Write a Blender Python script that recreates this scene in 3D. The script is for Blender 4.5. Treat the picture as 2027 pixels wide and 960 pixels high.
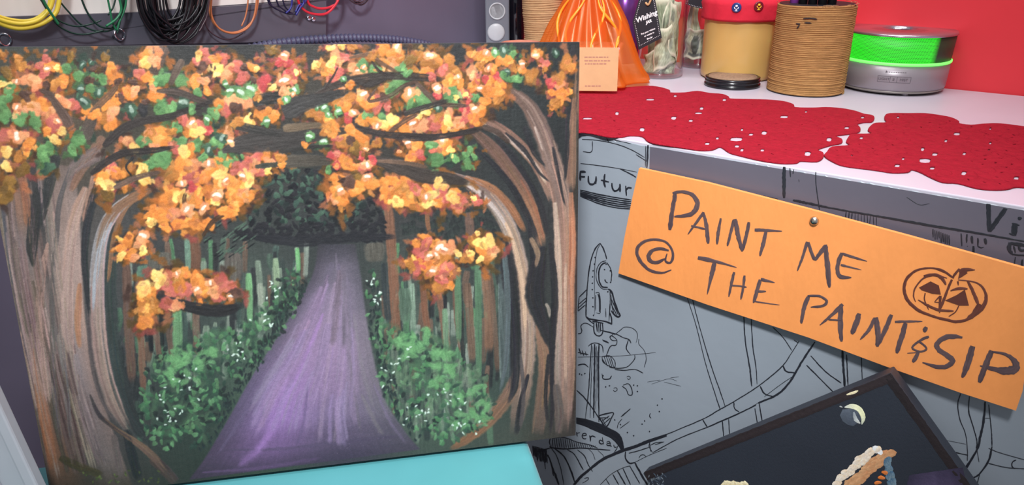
import bpy, bmesh, math, random
import numpy as np
from mathutils import Vector, Matrix
random.seed(7); rng = np.random.RandomState(11)
for o in list(bpy.data.objects): bpy.data.objects.remove(o)
SC = bpy.context.scene; COL = SC.collection
# ------------------------------------------------------------------ camera
W, H, F = 2027., 960., 1450.
PITCH, YAW, ROLL = math.radians(23.0), math.radians(36.7), math.radians(-0.5)
CAM = np.array([0, -0.750375, 0.225])
FW = np.array([-math.sin(YAW)*math.cos(PITCH), math.cos(YAW)*math.cos(PITCH), -math.sin(PITCH)])
RT = np.array([math.cos(YAW), math.sin(YAW), 0.]); UP = np.cross(RT, FW)
RT, UP = math.cos(ROLL)*RT+math.sin(ROLL)*UP, -math.sin(ROLL)*RT+math.cos(ROLL)*UP
cd = bpy.data.cameras.new('camera'); cd.sensor_width = 36; cd.lens = 36*F/W; cd.clip_start = .01
cam = bpy.data.objects.new('camera', cd); COL.objects.link(cam); SC.camera = cam
M = Matrix.Identity(4)
for i in range(3):
    M[i][0], M[i][1], M[i][2], M[i][3] = RT[i], UP[i], -FW[i], CAM[i]
cam.matrix_world = M
# ------------------------------------------------------------------ world, lights, exposure
SC.view_settings.view_transform = 'Standard'; SC.view_settings.look = 'None'
SC.view_settings.gamma = 1; SC.view_settings.exposure = 0; SC.view_settings.use_curve_mapping = False
wd = bpy.data.worlds.new('world'); SC.world = wd; wd.use_nodes = True
bg = wd.node_tree.nodes['Background']; bg.inputs[0].default_value = (.93, .95, 1, 1); bg.inputs[1].default_value = .36
def area(name, loc, target, sx, sy, power, col):
    l = bpy.data.lights.new(name, 'AREA'); l.shape = 'RECTANGLE'; l.size = sx; l.size_y = sy; l.energy = power; l.color = col
    o = bpy.data.objects.new(name, l); COL.objects.link(o); o.location = loc
    o.rotation_euler = (Vector(target)-Vector(loc)).to_track_quat('-Z', 'Y').to_euler(); return o
area('ceiling_lamp', (-.45, -.25, 1.45), (-.5, .05, -.1), .8, .5, 10, (1, .95, .98))
area('wall_fill', (.05, .22, 1.2), (-.02, .40, .0), .5, .25, 4.6, (1, .95, .97))  # added fill light: brightens the red wall and right end of the worktop
sp = bpy.data.lights.new('key_spot', 'SPOT'); sp.energy = 165; sp.color = (.97, .99, 1); sp.spot_size = math.radians(54); sp.spot_blend = 1.; sp.shadow_soft_size = .10  # added unseen spot, aimed left so brightness falls off to the right
so = bpy.data.objects.new('key_spot', sp); COL.objects.link(so); so.location = (.12, -1.0, 1.12)
so.rotation_euler = (Vector((-.56, -.08, -.10))-so.location).to_track_quat('-Z', 'Y').to_euler()
# ------------------------------------------------------------------ geometry of the view: pixel -> plane
def ray(x, y): return FW+RT*((x-W/2)/F)-UP*((y-H/2)/F)
def hit(x, y, P, n):
    r = ray(x, y); return CAM+r*(((P-CAM)@n)/(r@n))
def proj(P):
    d = np.asarray(P)-CAM; z = d@FW; return W/2+F*(d@RT)/z, H/2-F*(d@UP)/z
def onz(x, y, z=0.): return hit(x, y, np.array([0, 0, z]), np.array([0, 0, 1.]))
class Plane:
    """a flat sheet in the room: origin, two in-plane axes and a normal"""
    def __init__(s, O, e1, e2):
        s.O = np.asarray(O, float); s.e1 = e1/np.linalg.norm(e1)
        e2 = e2-s.e1*(e2@s.e1); s.e2 = e2/np.linalg.norm(e2); s.n = np.cross(s.e1, s.e2)
    def uv(s, x, y):
        d = hit(x, y, s.O, s.n)-s.O; return d@s.e1, d@s.e2
    def mat(s):
        m = Matrix.Identity(4)
        for i in range(3): m[i][0], m[i][1], m[i][2], m[i][3] = s.e1[i], s.e2[i], s.n[i], s.O[i]
        return m
def zfor(P, py):
    lo, hi = -1., 1.5
    for _ in range(40):
        mid = (lo+hi)/2
        if proj((P[0], P[1], mid))[1] > py: lo = mid
        else: hi = mid
    return lo
def cyl(xl, xr, yf, z=0.):
    """centre and radius of a round base seen between xl and xr, its front at yf"""
    f = onz((xl+xr)/2, yf, z); dep = (f-CAM)@FW
    r = (xr-xl)/2*dep/F
    h = f-CAM; h[2] = 0; h /= np.linalg.norm(h)
    r = r*(1+r/dep); return f+h*r, r
# ------------------------------------------------------------------ materials
def lin(c):
    return tuple((x/255./12.92 if x <= 10.3 else ((x/255.+.055)/1.055)**2.4) for x in c)
MATS = {}
def mat(name, rgb=None, rough=.5, metal=0., var=0., scale=40., bump=0., bscale=120., attr=False, emit=None, estr=0., trans=0., alpha=1., coat=0., spec=.5, sheen=0., stretch=None, sss=0.):
    if name in MATS: return MATS[name]
    m = bpy.data.materials.new(name); m.use_nodes = True; nt = m.node_tree; N = nt.nodes; L = nt.links
    p = N['Principled BSDF']; p.inputs['Roughness'].default_value = rough; p.inputs['Metallic'].default_value = metal
    p.inputs['Specular IOR Level'].default_value = spec
    p.inputs['Transmission Weight'].default_value = trans; p.inputs['Alpha'].default_value = alpha
    p.inputs['Coat Weight'].default_value = coat; p.inputs['Sheen Weight'].default_value = sheen
    if sss: p.inputs['Subsurface Weight'].default_value = sss; p.inputs['Subsurface Radius'].default_value = (.01, .005, .003)
    tc = N.new('ShaderNodeTexCoord'); mp = N.new('ShaderNodeMapping'); L.new(tc.outputs['Object'], mp.inputs[0])
    if stretch: mp.inputs['Scale'].default_value = stretch
    if attr:
        a = N.new('ShaderNodeVertexColor'); a.layer_name = 'Col'; src = a.outputs[0]
    else:
        r = N.new('ShaderNodeRGB'); r.outputs[0].default_value = (*lin(rgb), 1); src = r.outputs[0]
    if var:
        n = N.new('ShaderNodeTexNoise'); n.inputs['Scale'].default_value = scale; n.inputs['Detail'].default_value = 5
        L.new(mp.outputs[0], n.inputs['Vector'])
        mr = N.new('ShaderNodeMapRange'); mr.inputs['To Min'].default_value = 1-var; mr.inputs['To Max'].default_value = 1+var
        mr.inputs['From Min'].default_value = .25; mr.inputs['From Max'].default_value = .75
        L.new(n.outputs['Fac'], mr.inputs['Value'])
        mx = N.new('ShaderNodeVectorMath'); mx.operation = 'SCALE'; L.new(src, mx.inputs[0]); L.new(mr.outputs[0], mx.inputs['Scale']); src = mx.outputs[0]
    L.new(src, p.inputs['Base Color'])
    if bump:
        n = N.new('ShaderNodeTexNoise'); n.inputs['Scale'].default_value = bscale; n.inputs['Detail'].default_value = 6
        L.new(mp.outputs[0], n.inputs['Vector'])
        b = N.new('ShaderNodeBump'); b.inputs['Strength'].default_value = bump; b.inputs['Distance'].default_value = .002
        L.new(n.outputs['Fac'], b.inputs['Height']); L.new(b.outputs[0], p.inputs['Normal'])
    if emit is not None:
        p.inputs['Emission Color'].default_value = (*lin(emit), 1); p.inputs['Emission Strength'].default_value = estr
    MATS[name] = m; return m
def weave(m, scale, strength, dist=.0004):
    """canvas weave: two crossed waves feeding the bump on top of whatever is there"""
    nt = m.node_tree; N = nt.nodes; L = nt.links; p = N['Principled BSDF']
    tc = N.new('ShaderNodeTexCoord'); outs = []
    for d in ('X', 'Y'):
        w = N.new('ShaderNodeTexWave'); w.bands_direction = d; w.inputs['Scale'].default_value = scale
        w.inputs['Distortion'].default_value = .6; w.inputs['Detail'].default_value = 1; L.new(tc.outputs['Object'], w.inputs['Vector']); outs.append(w.outputs['Fac'])
    a = N.new('ShaderNodeMath'); a.operation = 'MULTIPLY'; L.new(outs[0], a.inputs[0]); L.new(outs[1], a.inputs[1])
    b = N.new('ShaderNodeBump'); b.inputs['Strength'].default_value = strength; b.inputs['Distance'].default_value = dist
    L.new(a.outputs[0], b.inputs['Height'])
    if p.inputs['Normal'].links: L.new(p.inputs['Normal'].links[0].from_socket, b.inputs['Normal'])
    L.new(b.outputs[0], p.inputs['Normal'])
def glass(name, tint, fac=.12, rough=.05):
    """thin clear wall: mostly see-through, mirror-like at grazing angles"""
    m = bpy.data.materials.new(name); m.use_nodes = True; nt = m.node_tree; N = nt.nodes; L = nt.links; N.clear()
    o = N.new('ShaderNodeOutputMaterial'); t = N.new('ShaderNodeBsdfTransparent'); t.inputs[0].default_value = (*tint, 1)
    g = N.new('ShaderNodeBsdfGlossy'); g.inputs['Roughness'].default_value = rough
    lw = N.new('ShaderNodeLayerWeight'); lw.inputs[0].default_value = .35
    mr = N.new('ShaderNodeMapRange'); mr.inputs['To Min'].default_value = fac*.4; mr.inputs['To Max'].default_value = min(1, fac*5)
    L.new(lw.outputs['Facing'], mr.inputs['Value']); mx = N.new('ShaderNodeMixShader')
    L.new(mr.outputs[0], mx.inputs[0]); L.new(t.outputs[0], mx.inputs[1]); L.new(g.outputs[0], mx.inputs[2]); L.new(mx.outputs[0], o.inputs[0])
    MATS[name] = m; return m
def gauze(name, rgb, see, trl=.5):
    """sheer cloth: part open weave, part lit-through fibre"""
    m = bpy.data.materials.new(name); m.use_nodes = True; nt = m.node_tree; N = nt.nodes; L = nt.links; N.clear()
    o = N.new('ShaderNodeOutputMaterial'); t = N.new('ShaderNodeBsdfTransparent'); t.inputs[0].default_value = (1, .78, .55, 1)
    d = N.new('ShaderNodeBsdfDiffuse'); d.inputs[0].default_value = (*lin(rgb), 1)
    tr = N.new('ShaderNodeBsdfTranslucent'); tr.inputs[0].default_value = (*lin(rgb), 1)
    g = N.new('ShaderNodeBsdfGlossy'); g.inputs['Roughness'].default_value = .35; g.inputs[0].default_value = (1, .75, .5, 1)
    a = N.new('ShaderNodeMixShader'); a.inputs[0].default_value = trl; L.new(d.outputs[0], a.inputs[1]); L.new(tr.outputs[0], a.inputs[2])
    a2 = N.new('ShaderNodeMixShader'); a2.inputs[0].default_value = .12; L.new(a.outputs[0], a2.inputs[1]); L.new(g.outputs[0], a2.inputs[2])
    b = N.new('ShaderNodeMixShader'); b.inputs[0].default_value = see; L.new(a2.outputs[0], b.inputs[1]); L.new(t.outputs[0], b.inputs[2])
    L.new(b.outputs[0], o.inputs[0]); MATS[name] = m; return m
# ------------------------------------------------------------------ object helpers
def tag(o, label=None, cat=None, group=None, kind=None):
    if label: o['label'] = label
    if cat: o['category'] = cat
    if group: o['group'] = group
    if kind: o['kind'] = kind
    return o
def empty(name, mtx=None, loc=None):
    o = bpy.data.objects.new(name, None); o.empty_display_size = .02; COL.objects.link(o)
    if mtx is not None: o.matrix_world = mtx
    if loc is not None: o.location = loc
    return o
def link(name, me, m, parent=None, loc=None, smooth=False):
    me.materials.clear(); me.materials.append(MATS[m] if isinstance(m, str) else m)
    if smooth:
        for p in me.polygons: p.use_smooth = True
    o = bpy.data.objects.new(name, me); COL.objects.link(o)
    if parent: o.parent = parent
    if loc is not None: o.location = loc
    return o
def pydata(name, V, Fc, m, parent=None, loc=None, smooth=False, cols=None):
    me = bpy.data.meshes.new(name); me.from_pydata([tuple(map(float, v)) for v in V], [], Fc)
    if cols is not None:
        a = me.color_attributes.new('Col', 'FLOAT_COLOR', 'POINT')
        c = np.ones((len(V), 4), np.float32); c[:, :3] = np.asarray(cols, np.float32); a.data.foreach_set('color', c.ravel())
    me.update(); return link(name, me, m, parent, loc, smooth)
def box_mesh(x0, x1, y0, y1, z0, z1, bev=0., seg=2):
    bm = bmesh.new(); bmesh.ops.create_cube(bm, size=1)
    for v in bm.verts:
        v.co = Vector(((x0, x1)[v.co.x > 0], (y0, y1)[v.co.y > 0], (z0, z1)[v.co.z > 0]))
    if bev: bmesh.ops.bevel(bm, geom=bm.edges[:], offset=bev, segments=seg, affect='EDGES', profile=.5)
    me = bpy.data.meshes.new('box'); bm.to_mesh(me); bm.free(); return me
def box(name, x0, x1, y0, y1, z0, z1, m, parent=None, bev=0., loc=None):
    return link(name, box_mesh(x0, x1, y0, y1, z0, z1, bev), m, parent, loc)
def lathe(name, prof, m, parent=None, loc=None, n=48, fn=None, smooth=True):
    V, Fc = [], []
    for r, z in prof:
        for k in range(n):
            a = 2*math.pi*k/n; rr = r*(fn(a, z) if fn else 1); V.append((rr*math.cos(a), rr*math.sin(a), z))
    for i in range(len(prof)-1):
        for k in range(n):
            Fc.append((i*n+k, i*n+(k+1) % n, (i+1)*n+(k+1) % n, (i+1)*n+k))
    if prof[0][0] > 1e-6: Fc.append(tuple(range(n-1, -1, -1)))
    if prof[-1][0] > 1e-6: Fc.append(tuple((len(prof)-1)*n+k for k in range(n)))
    o = pydata(name, V, Fc, m, parent, loc, False)
    if smooth:
        for p in o.data.polygons: p.use_smooth = len(p.vertices) == 4
    return o
def catmull(P, n=8, closed=False):
    P = [np.asarray(p, float) for p in P]
    if len(P) < 3 and not closed:
        return [P[0]+(P[-1]-P[0])*t/n for t in range(n+1)]
    out = []; K = len(P)
    rngk = range(K) if closed else range(K-1)
    for i in rngk:
        p1, p2 = P[i], P[(i+1) % K]
        p0 = P[i-1] if (i > 0 or closed) else 2*p1-p2
        p3 = P[(i+2) % K] if (i+2 < K or closed) else 2*p2-p1
        for k in range(n):
            t = k/n
            out.append(.5*((2*p1)+(-p0+p2)*t+(2*p0-5*p1+4*p2-p3)*t*t+(-p0+3*p1-3*p2+p3)*t**3))
    if not closed: out.append(P[-1])
    return out
def tube_data(P, R, n=8, closed=False):
    P = [Vector(p) for p in P]; K = len(P); V, Fc = [], []
    if not hasattr(R, '__len__'): R = [R]*K
    T = []
    for i in range(K):
        a = P[(i-1) % K] if (i > 0 or closed) else P[i]; b = P[(i+1) % K] if (i < K-1 or closed) else P[i]
        T.append((b-a).normalized())
    up = Vector((0, 0, 1)) if abs(T[0].z) < .9 else Vector((1, 0, 0))
    nrm = T[0].cross(up).normalized()
    for i in range(K):
        nrm = (nrm-T[i]*nrm.dot(T[i])).normalized(); bn = T[i].cross(nrm)
        for k in range(n):
            a = 2*math.pi*k/n; V.append(P[i]+(nrm*math.cos(a)+bn*math.sin(a))*R[i])
    for i in range(K if closed else K-1):
        for k in range(n):
            j = (i+1) % K; Fc.append((i*n+k, i*n+(k+1) % n, j*n+(k+1) % n, j*n+k))
    if not closed: Fc.append(tuple(range(n-1, -1, -1))); Fc.append(tuple((K-1)*n+k for k in range(n)))
    return V, Fc
def tube(name, P, R, m, parent=None, n=8, closed=False, loc=None):
    V, Fc = tube_data(P, R, n, closed); return pydata(name, V, Fc, m, parent, loc, True)
def text_mesh(body, size, extrude=.0002, align='CENTER', shear=0., bold=0.):
    cu = bpy.data.curves.new('t', 'FONT'); cu.body = body; cu.size = size; cu.extrude = extrude; cu.align_x = align; cu.align_y = 'CENTER'; cu.shear = shear; cu.offset = bold
    cu.resolution_u = 3
    o = bpy.data.objects.new('t', cu); COL.objects.link(o)
    dg = bpy.context.evaluated_depsgraph_get(); me = bpy.data.meshes.new_from_object(o.evaluated_get(dg))
    bpy.data.objects.remove(o); bpy.data.curves.remove(cu); return me
# ------------------------------------------------------------------ paint and ink on flat sheets
def v2(a): return np.asarray(a, float)
class Paint:
    """brush work on a Plane: every stroke is a thin raised sheet with its own colour"""
    def __init__(s, plane, relief=.25, gain=1.): s.pl = plane; s.V = []; s.F = []; s.C = []; s.relief = relief; s.gain = gain
    def put(s, x, y, w, c):
        s.V.append((x, y, w)); s.C.append(c); return len(s.V)-1
    def ribbon(s, pts, wid, col, z, th=.0003, streak=.12, taper=(.6, .35), step=7, rough=.08, spline=True):
        """pts in photo pixels, wid = width(s) in pixels, col = one or several sRGB colours along the stroke"""
        P = [v2(p) for p in pts]
        L = sum(np.linalg.norm(P[i+1]-P[i]) for i in range(len(P)-1))
        Q = catmull(P, max(2, int(L/step/(len(P)-1))+1)) if spline else P
        K = len(Q); wid = [wid] if not hasattr(wid, '__len__') else wid
        cols = [col] if not hasattr(col[0], '__len__') else col
        cols = [np.array(lin(c)) for c in cols]
        J = 7; acr = np.linspace(-1, 1, J); st = 1+streak*(rng.rand(J)*2-1)
        base = len(s.V)
        for i in range(K):
            t = i/(K-1); a = Q[max(0, i-1)]; b = Q[min(K-1, i+1)]; d = b-a; d = d/(np.linalg.norm(d)+1e-9); nn = v2((-d[1], d[0]))
            x = t*(len(wid)-1); i0 = min(int(x), len(wid)-1); i1 = min(i0+1, len(wid)-1); wv = wid[i0]+(wid[i1]-wid[i0])*(x-i0)
            if t < .12: wv *= taper[0]+(1-taper[0])*math.sqrt(t/.12)
            if t > .88: wv *= taper[1]+(1-taper[1])*math.sqrt((1-t)/.12)
            x = t*(len(cols)-1); i0 = min(int(x), len(cols)-1); i1 = min(i0+1, len(cols)-1); cc = cols[i0]+(cols[i1]-cols[i0])*(x-i0)
            for j in range(J):
                jit = rough*wv*(rng.rand()-.5)*(abs(acr[j]) > .9)
                q = Q[i]+nn*(acr[j]*wv/2+jit)
                hgt = z+(th if abs(acr[j]) < .9 else 0)*(1+.3*(rng.rand()-.5))
                s.put(q[0], q[1], hgt, np.clip(cc*st[j]*(1+streak*.5*(rng.rand()*2-1)), 0, 1))
        for i in range(K-1):
            for j in range(J-1):
                a = base+i*J+j; s.F.append((a, a+J, a+J+1, a+1))
    def bristles(s, pts, wid, col, z, n, spread=.22):
        """fine hair lines of the brush riding on a broad stroke"""
        P = [v2(p) for p in pts]; wid = [wid] if not hasattr(wid, '__len__') else wid
        cols = [col] if not hasattr(col[0], '__len__') else col
        Q = np.array(catmull(P, 6)); K = len(Q); T = np.gradient(Q, axis=0); T /= np.linalg.norm(T, axis=1)[:, None]+1e-9; Nn = np.stack([-T[:, 1], T[:, 0]], 1)
        ww = np.interp(np.linspace(0, 1, K), np.linspace(0, 1, len(wid)), wid) if len(wid) > 1 else np.full(K, wid[0])
        for _ in range(n):
            o = (rng.rand()*2-1)*.44; a = int(rng.rand()*K*.7); b = min(K-1, a+max(3, int(K*(.2+.5*rng.rand()))))
            if b-a < 2: continue
            seg = [tuple(Q[i]+Nn[i]*o*ww[i]) for i in range(a, b+1, max(1, (b-a)//5))]
            c = np.array(cols[min(len(cols)-1, int((a+b)/2/K*len(cols)))], float)*(1+spread*(rng.rand()*2-1))+rng.randn(3)*5
            s.ribbon(seg, [1.5+.10*np.mean(ww)*rng.rand()]*2, tuple(np.clip(c, 15, 245)), z+rng.rand()*.0002, th=.00015, streak=.15, taper=(.2, .1), step=14, rough=.3)
    def blob(s, x, y, rx, ry, ang, c1, c2, z, th=.0006, n=11, irr=.18):
        c1 = np.array(lin(c1)); c2 = np.array(lin(c2)); ca, sa = math.cos(ang), math.sin(ang)
        p1, p2, p3 = rng.rand(3)*6.28; k1 = rng.randint(4, 8)
        ctr = s.put(x, y, z+th, np.clip((c1+c2)/2, 0, 1)); rings = []
        jit = [1+irr*(.7*math.sin(2*math.pi*k/n*2+p1)+.5*math.sin(2*math.pi*k/n*3+p2)+.7*(rng.rand()-.5)) for k in range(n)]
        for q, hh in ((.4, 1.1), (.75, 1.), (1., 0.)):
            r = []
            for k in range(n):
                a = 2*math.pi*k/n; lx = math.cos(a)*rx*q*jit[k]; ly = math.sin(a)*ry*q*jit[k]
                f = .5+.5*math.cos(a)*q; f = min(1, max(0, f+.5*(rng.rand()-.5)))
                hair = 1+.10*math.sin(k1*ly/ry+p3)
                r.append(s.put(x+lx*ca-ly*sa, y+lx*sa+ly*ca, z+th*hh, np.clip((c1*(1-f)+c2*f)*hair*(1+.2*(rng.rand()-.5)), 0, 1)))
            rings.append(r)
        for k in range(n):
            k2 = (k+1) % n; s.F.append((ctr, rings[0][k], rings[0][k2]))
            for q in (0, 1): s.F.append((rings[q][k], rings[q+1][k], rings[q+1][k2], rings[q][k2]))
    def band(s, Lp, Rp, cols, z, na=60, nb=16, streak=.1, th=.0002, edge=2.0):
        """sheet between two edge polylines; cols = rows along, columns across"""
        def res(P):
            Q = catmull(P, 12); D = [0]
            for i in range(1, len(Q)): D.append(D[-1]+np.linalg.norm(Q[i]-Q[i-1]))
            D = np.array(D)/D[-1]; Q = np.array(Q); t = np.linspace(0, 1, na)
            return np.stack([np.interp(t, D, Q[:, 0]), np.interp(t, D, Q[:, 1])], 1)
        A, B = res(Lp), res(Rp); Cg = np.array([[lin(c) for c in r] for r in cols]); R_, K_ = Cg.shape[:2]
        st = np.ones((na, nb)); cur = rng.rand(nb)*2-1
        for i in range(na):
            cur = .88*cur+.5*(rng.rand(nb)*2-1); st[i] = 1+streak*cur
        base = len(s.V)
        for i in range(na):
            fi = i/(na-1)*(R_-1); i0 = min(int(fi), R_-1); i1 = min(i0+1, R_-1); a = fi-i0
            for j in range(nb):
                fj = j/(nb-1)*(K_-1); j0 = min(int(fj), K_-1); j1 = min(j0+1, K_-1); b = fj-j0
                c = (Cg[i0, j0]*(1-b)+Cg[i0, j1]*b)*(1-a)+(Cg[i1, j0]*(1-b)+Cg[i1, j1]*b)*a
                q = A[i]+(B[i]-A[i])*j/(nb-1)
                if j in (0, nb-1): q = q+edge*(rng.rand(2)-.5)
                s.put(q[0], q[1], z+(th if 0 < j < nb-1 else 0)*(1+.4*(rng.rand()-.5)), np.clip(c*st[i, j], 0, 1))
        for i in range(na-1):
            for j in range(nb-1):
                a = base+i*nb+j; s.F.append((a, a+nb, a+nb+1, a+1))
    def fill(s, pts, col, z, th=.0002):
        P = [v2(p) for p in pts]; c = np.array(lin(col)); b = [s.put(p[0], p[1], z+th, c*(1+.1*(rng.rand()-.5))) for p in P]; s.F.append(tuple(b))
    def build(s, name, m, parent, label=None, kind=None, smooth=True):
        V = np.array(s.V, float); Fc = s.F; pl = s.pl     # photo pixels -> sheet coordinates, all at once
        r = FW[None]+RT[None]*((V[:, :1]-W/2)/F)-UP[None]*((V[:, 1:2]-H/2)/F); d = CAM+r*(((pl.O-CAM)@pl.n)/(r@pl.n))[:, None]-pl.O
        V[:, 0], V[:, 1] = d@pl.e1, d@pl.e2; V[:, 2] = .0001+V[:, 2]*s.relief
        s.C = np.clip(np.array(s.C)*s.gain, 0, 1)
        # face all sheets to the viewer
        i3 = np.array([f[:3] for f in Fc]); A, B, C = V[i3[:, 0], :2], V[i3[:, 1], :2], V[i3[:, 2], :2]
        cr_ = (B[:, 0]-A[:, 0])*(C[:, 1]-A[:, 1])-(B[:, 1]-A[:, 1])*(C[:, 0]-A[:, 0])
        out = [f if q > 0 else tuple(reversed(f)) for f, q in zip(Fc, cr_)]
        o = pydata(name, V, out, m, parent, None, smooth, s.C)
        if label: o['label'] = label
        if kind: o['kind'] = kind
        return o
def crop(x0, y0, sc, pts): return [(x0+p[0]/sc, y0+p[1]/sc) for p in pts]
# ------------------------------------------------------------------ room
mat('red_paint', (244, 60, 70), .45, var=.06, scale=6, bump=.12, bscale=60)
mat('slate_paint', (100, 95, 114), .55, var=.12, scale=5, bump=.1, bscale=50)
mat('floor_grey', (95, 90, 88), .6, var=.2, scale=8)
mat('white_top', (197, 191, 203), .32, var=.035, scale=14, bump=.05, bscale=30)
mat('mural_grey', (150, 158, 168), .42, var=.05, scale=9, bump=.15, bscale=45)
mat('ink', None, .5, attr=True)
WD = np.array([.155, .988, 0]); WD /= np.linalg.norm(WD); WN = np.array([WD[1], -WD[0], 0]); WP = np.array([-1.0, .54, 0])
floor = box('floor', -1.9, 1.6, -2.2, .62, -1.02, -1.0, 'floor_grey'); tag(floor, kind='structure')
wb = box('wall_back', -1.05, 1.4, .542, .60, -1.0, 1.1, 'red_paint'); tag(wb, 'bright red painted wall behind the counter', kind='structure')
wlm = Matrix.Identity(4)
for i in range(3): wlm[i][0], wlm[i][1], wlm[i][2], wlm[i][3] = WD[i], -WN[i], (0, 0, 1)[i], WP[i]
wl = box('wall_left', -2.0, .0, 0, .05, -1.0, 1.1, 'slate_paint'); wl.matrix_world = wlm; tag(wl, 'dark slate grey painted wall on the left', kind='structure')
# ------------------------------------------------------------------ counter with drawn-on front
FRONT = Plane((0, -.001, 0), np.array([1., 0, 0]), np.array([0, 0, 1.]))
counter = tag(empty('counter', FRONT.mat()), 'white topped counter with grey front covered in black ink drawings', 'counter')
XL0, XR0 = -1.0, .75
# local axes: x along, y up, z towards the room
box('carcass', XL0, XR0, -1.0, -.019, -.53, -.004, 'mural_grey', counter)
box('worktop', XL0, XR0, -.018, 0, -.541, -.0005, 'white_top', counter, bev=.0012)['label'] = 'glossy white worktop'
V, Fc = [], []; n = 420
for i in range(n+1):
    x = XL0+(XR0-XL0)*i/n; t = -.0028+.0007*rng.randn()*(.4+.6*(math.sin(x*9)**2)) - (.0012 if rng.rand() < .06 else 0)
    V += [(x, -1.0, 0), (x, t-.001, 0), (x, t, -.0006), (x, t, -.0035), (x, -1.0, -.0035)]
for i in range(n):
    a = i*5
    for k in range(4): Fc.append((a+k, a+5+k, a+6+k, a+1+k))
pydata('front_panel', V, Fc, 'mural_grey', counter)['label'] = 'blue-grey painted front with ragged upper edge'
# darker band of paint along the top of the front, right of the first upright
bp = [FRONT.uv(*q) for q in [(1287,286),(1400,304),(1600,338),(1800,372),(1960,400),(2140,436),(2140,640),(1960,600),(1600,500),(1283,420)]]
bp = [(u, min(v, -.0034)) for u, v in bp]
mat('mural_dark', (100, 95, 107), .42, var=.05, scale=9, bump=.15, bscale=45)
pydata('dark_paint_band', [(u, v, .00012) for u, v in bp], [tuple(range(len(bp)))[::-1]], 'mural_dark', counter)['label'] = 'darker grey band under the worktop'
INK = (36, 38, 46); ZI = .00025
class Ink(Paint):
    def line(s, pts, w=1.8, col=INK, z=None): s.ribbon(pts, [w*(.8+.4*rng.rand()) for _ in range(max(2, len(pts)))], col, (ZI if z is None else z)+rng.rand()*.00006, th=.0001, streak=.3, taper=(.7, .6), step=5, rough=.25)
    def dot(s, x, y, r=1.6, col=INK): s.blob(x, y, r, r, 0, col, col, ZI+rng.rand()*.00006, th=.0001, n=8)
    def lines(s, x0, y0, sc, rows, w=1.8):
        for r in rows:
            ww = w
            if isinstance(r[0], (int, float)): ww = r[0]; r = r[1:]
            s.line(crop(x0, y0, sc, r), ww)
# rocket
K = Ink(FRONT, 1.); c = (1140, 470, 4.57)
K.lines(*c, [
 [2.4, (220,50),(180,95),(150,160),(130,240),(115,340),(105,440),(98,540),(93,640),(92,715)], [2.4, (220,50),(245,90),(265,140),(280,195)],
 [1.2, (225,55),(195,110),(178,200),(170,300),(168,420),(172,560),(170,700)],
 [1.6, (275,210),(235,220),(200,260),(185,320),(187,380),(210,430),(245,465),(300,465)],
 [2.6, (275,225),(240,240),(215,280),(207,340),(215,400),(240,445),(290,450)], [1.8, (280,225),(310,270),(325,320),(322,370),(318,405)],
 [1.6, (262,385),(275,402),(292,410)], [1.6, (180,500),(210,500),(222,560),(222,640),(218,685),(185,680)], [2.6, (200,510),(215,560),(215,670)],
 [1.4, (180,520),(180,660)], [1.8, (310,480),(312,560),(308,640),(300,760)], [1.6, (270,640),(272,720)],
 [(100,470),(30,540)], [(100,540),(30,600)], [(95,570),(25,635)], [(85,610),(20,665)], [(30,540),(20,660)],
 [3.2, (295,465),(325,490),(345,560),(375,650),(400,705),(370,715),(320,660)], [(325,560),(385,700)], [(320,600),(370,700)], [(320,520),(325,600),(345,690)],
 [2.8, (92,715),(120,735),(180,745),(250,755),(300,770),(325,785)], [2.6, (92,715),(130,755),(165,780)], [2.6, (325,785),(325,740),(310,680)],
 [2.4, (165,760),(165,850),(190,885),(225,885),(245,850),(240,770)], [2.6, (185,770),(195,850)], [2.2, (205,765),(210,860)], [2.2, (222,770),(225,850)], [2.4,(150,755),(250,775)]])
for p in [(260,290),(265,385),(315,405),(175,180),(168,240),(157,300),(152,355),(150,413),(150,470),(155,545),(155,625),(160,703),(300,470),(290,490),(275,240),(312,300)]:
    q = crop(*c, [p])[0]; K.dot(q[0], q[1], 1.5)
K.build('mural_rocket', 'ink', counter, 'black ink rocket with a round porthole', kind='stuff')
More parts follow.
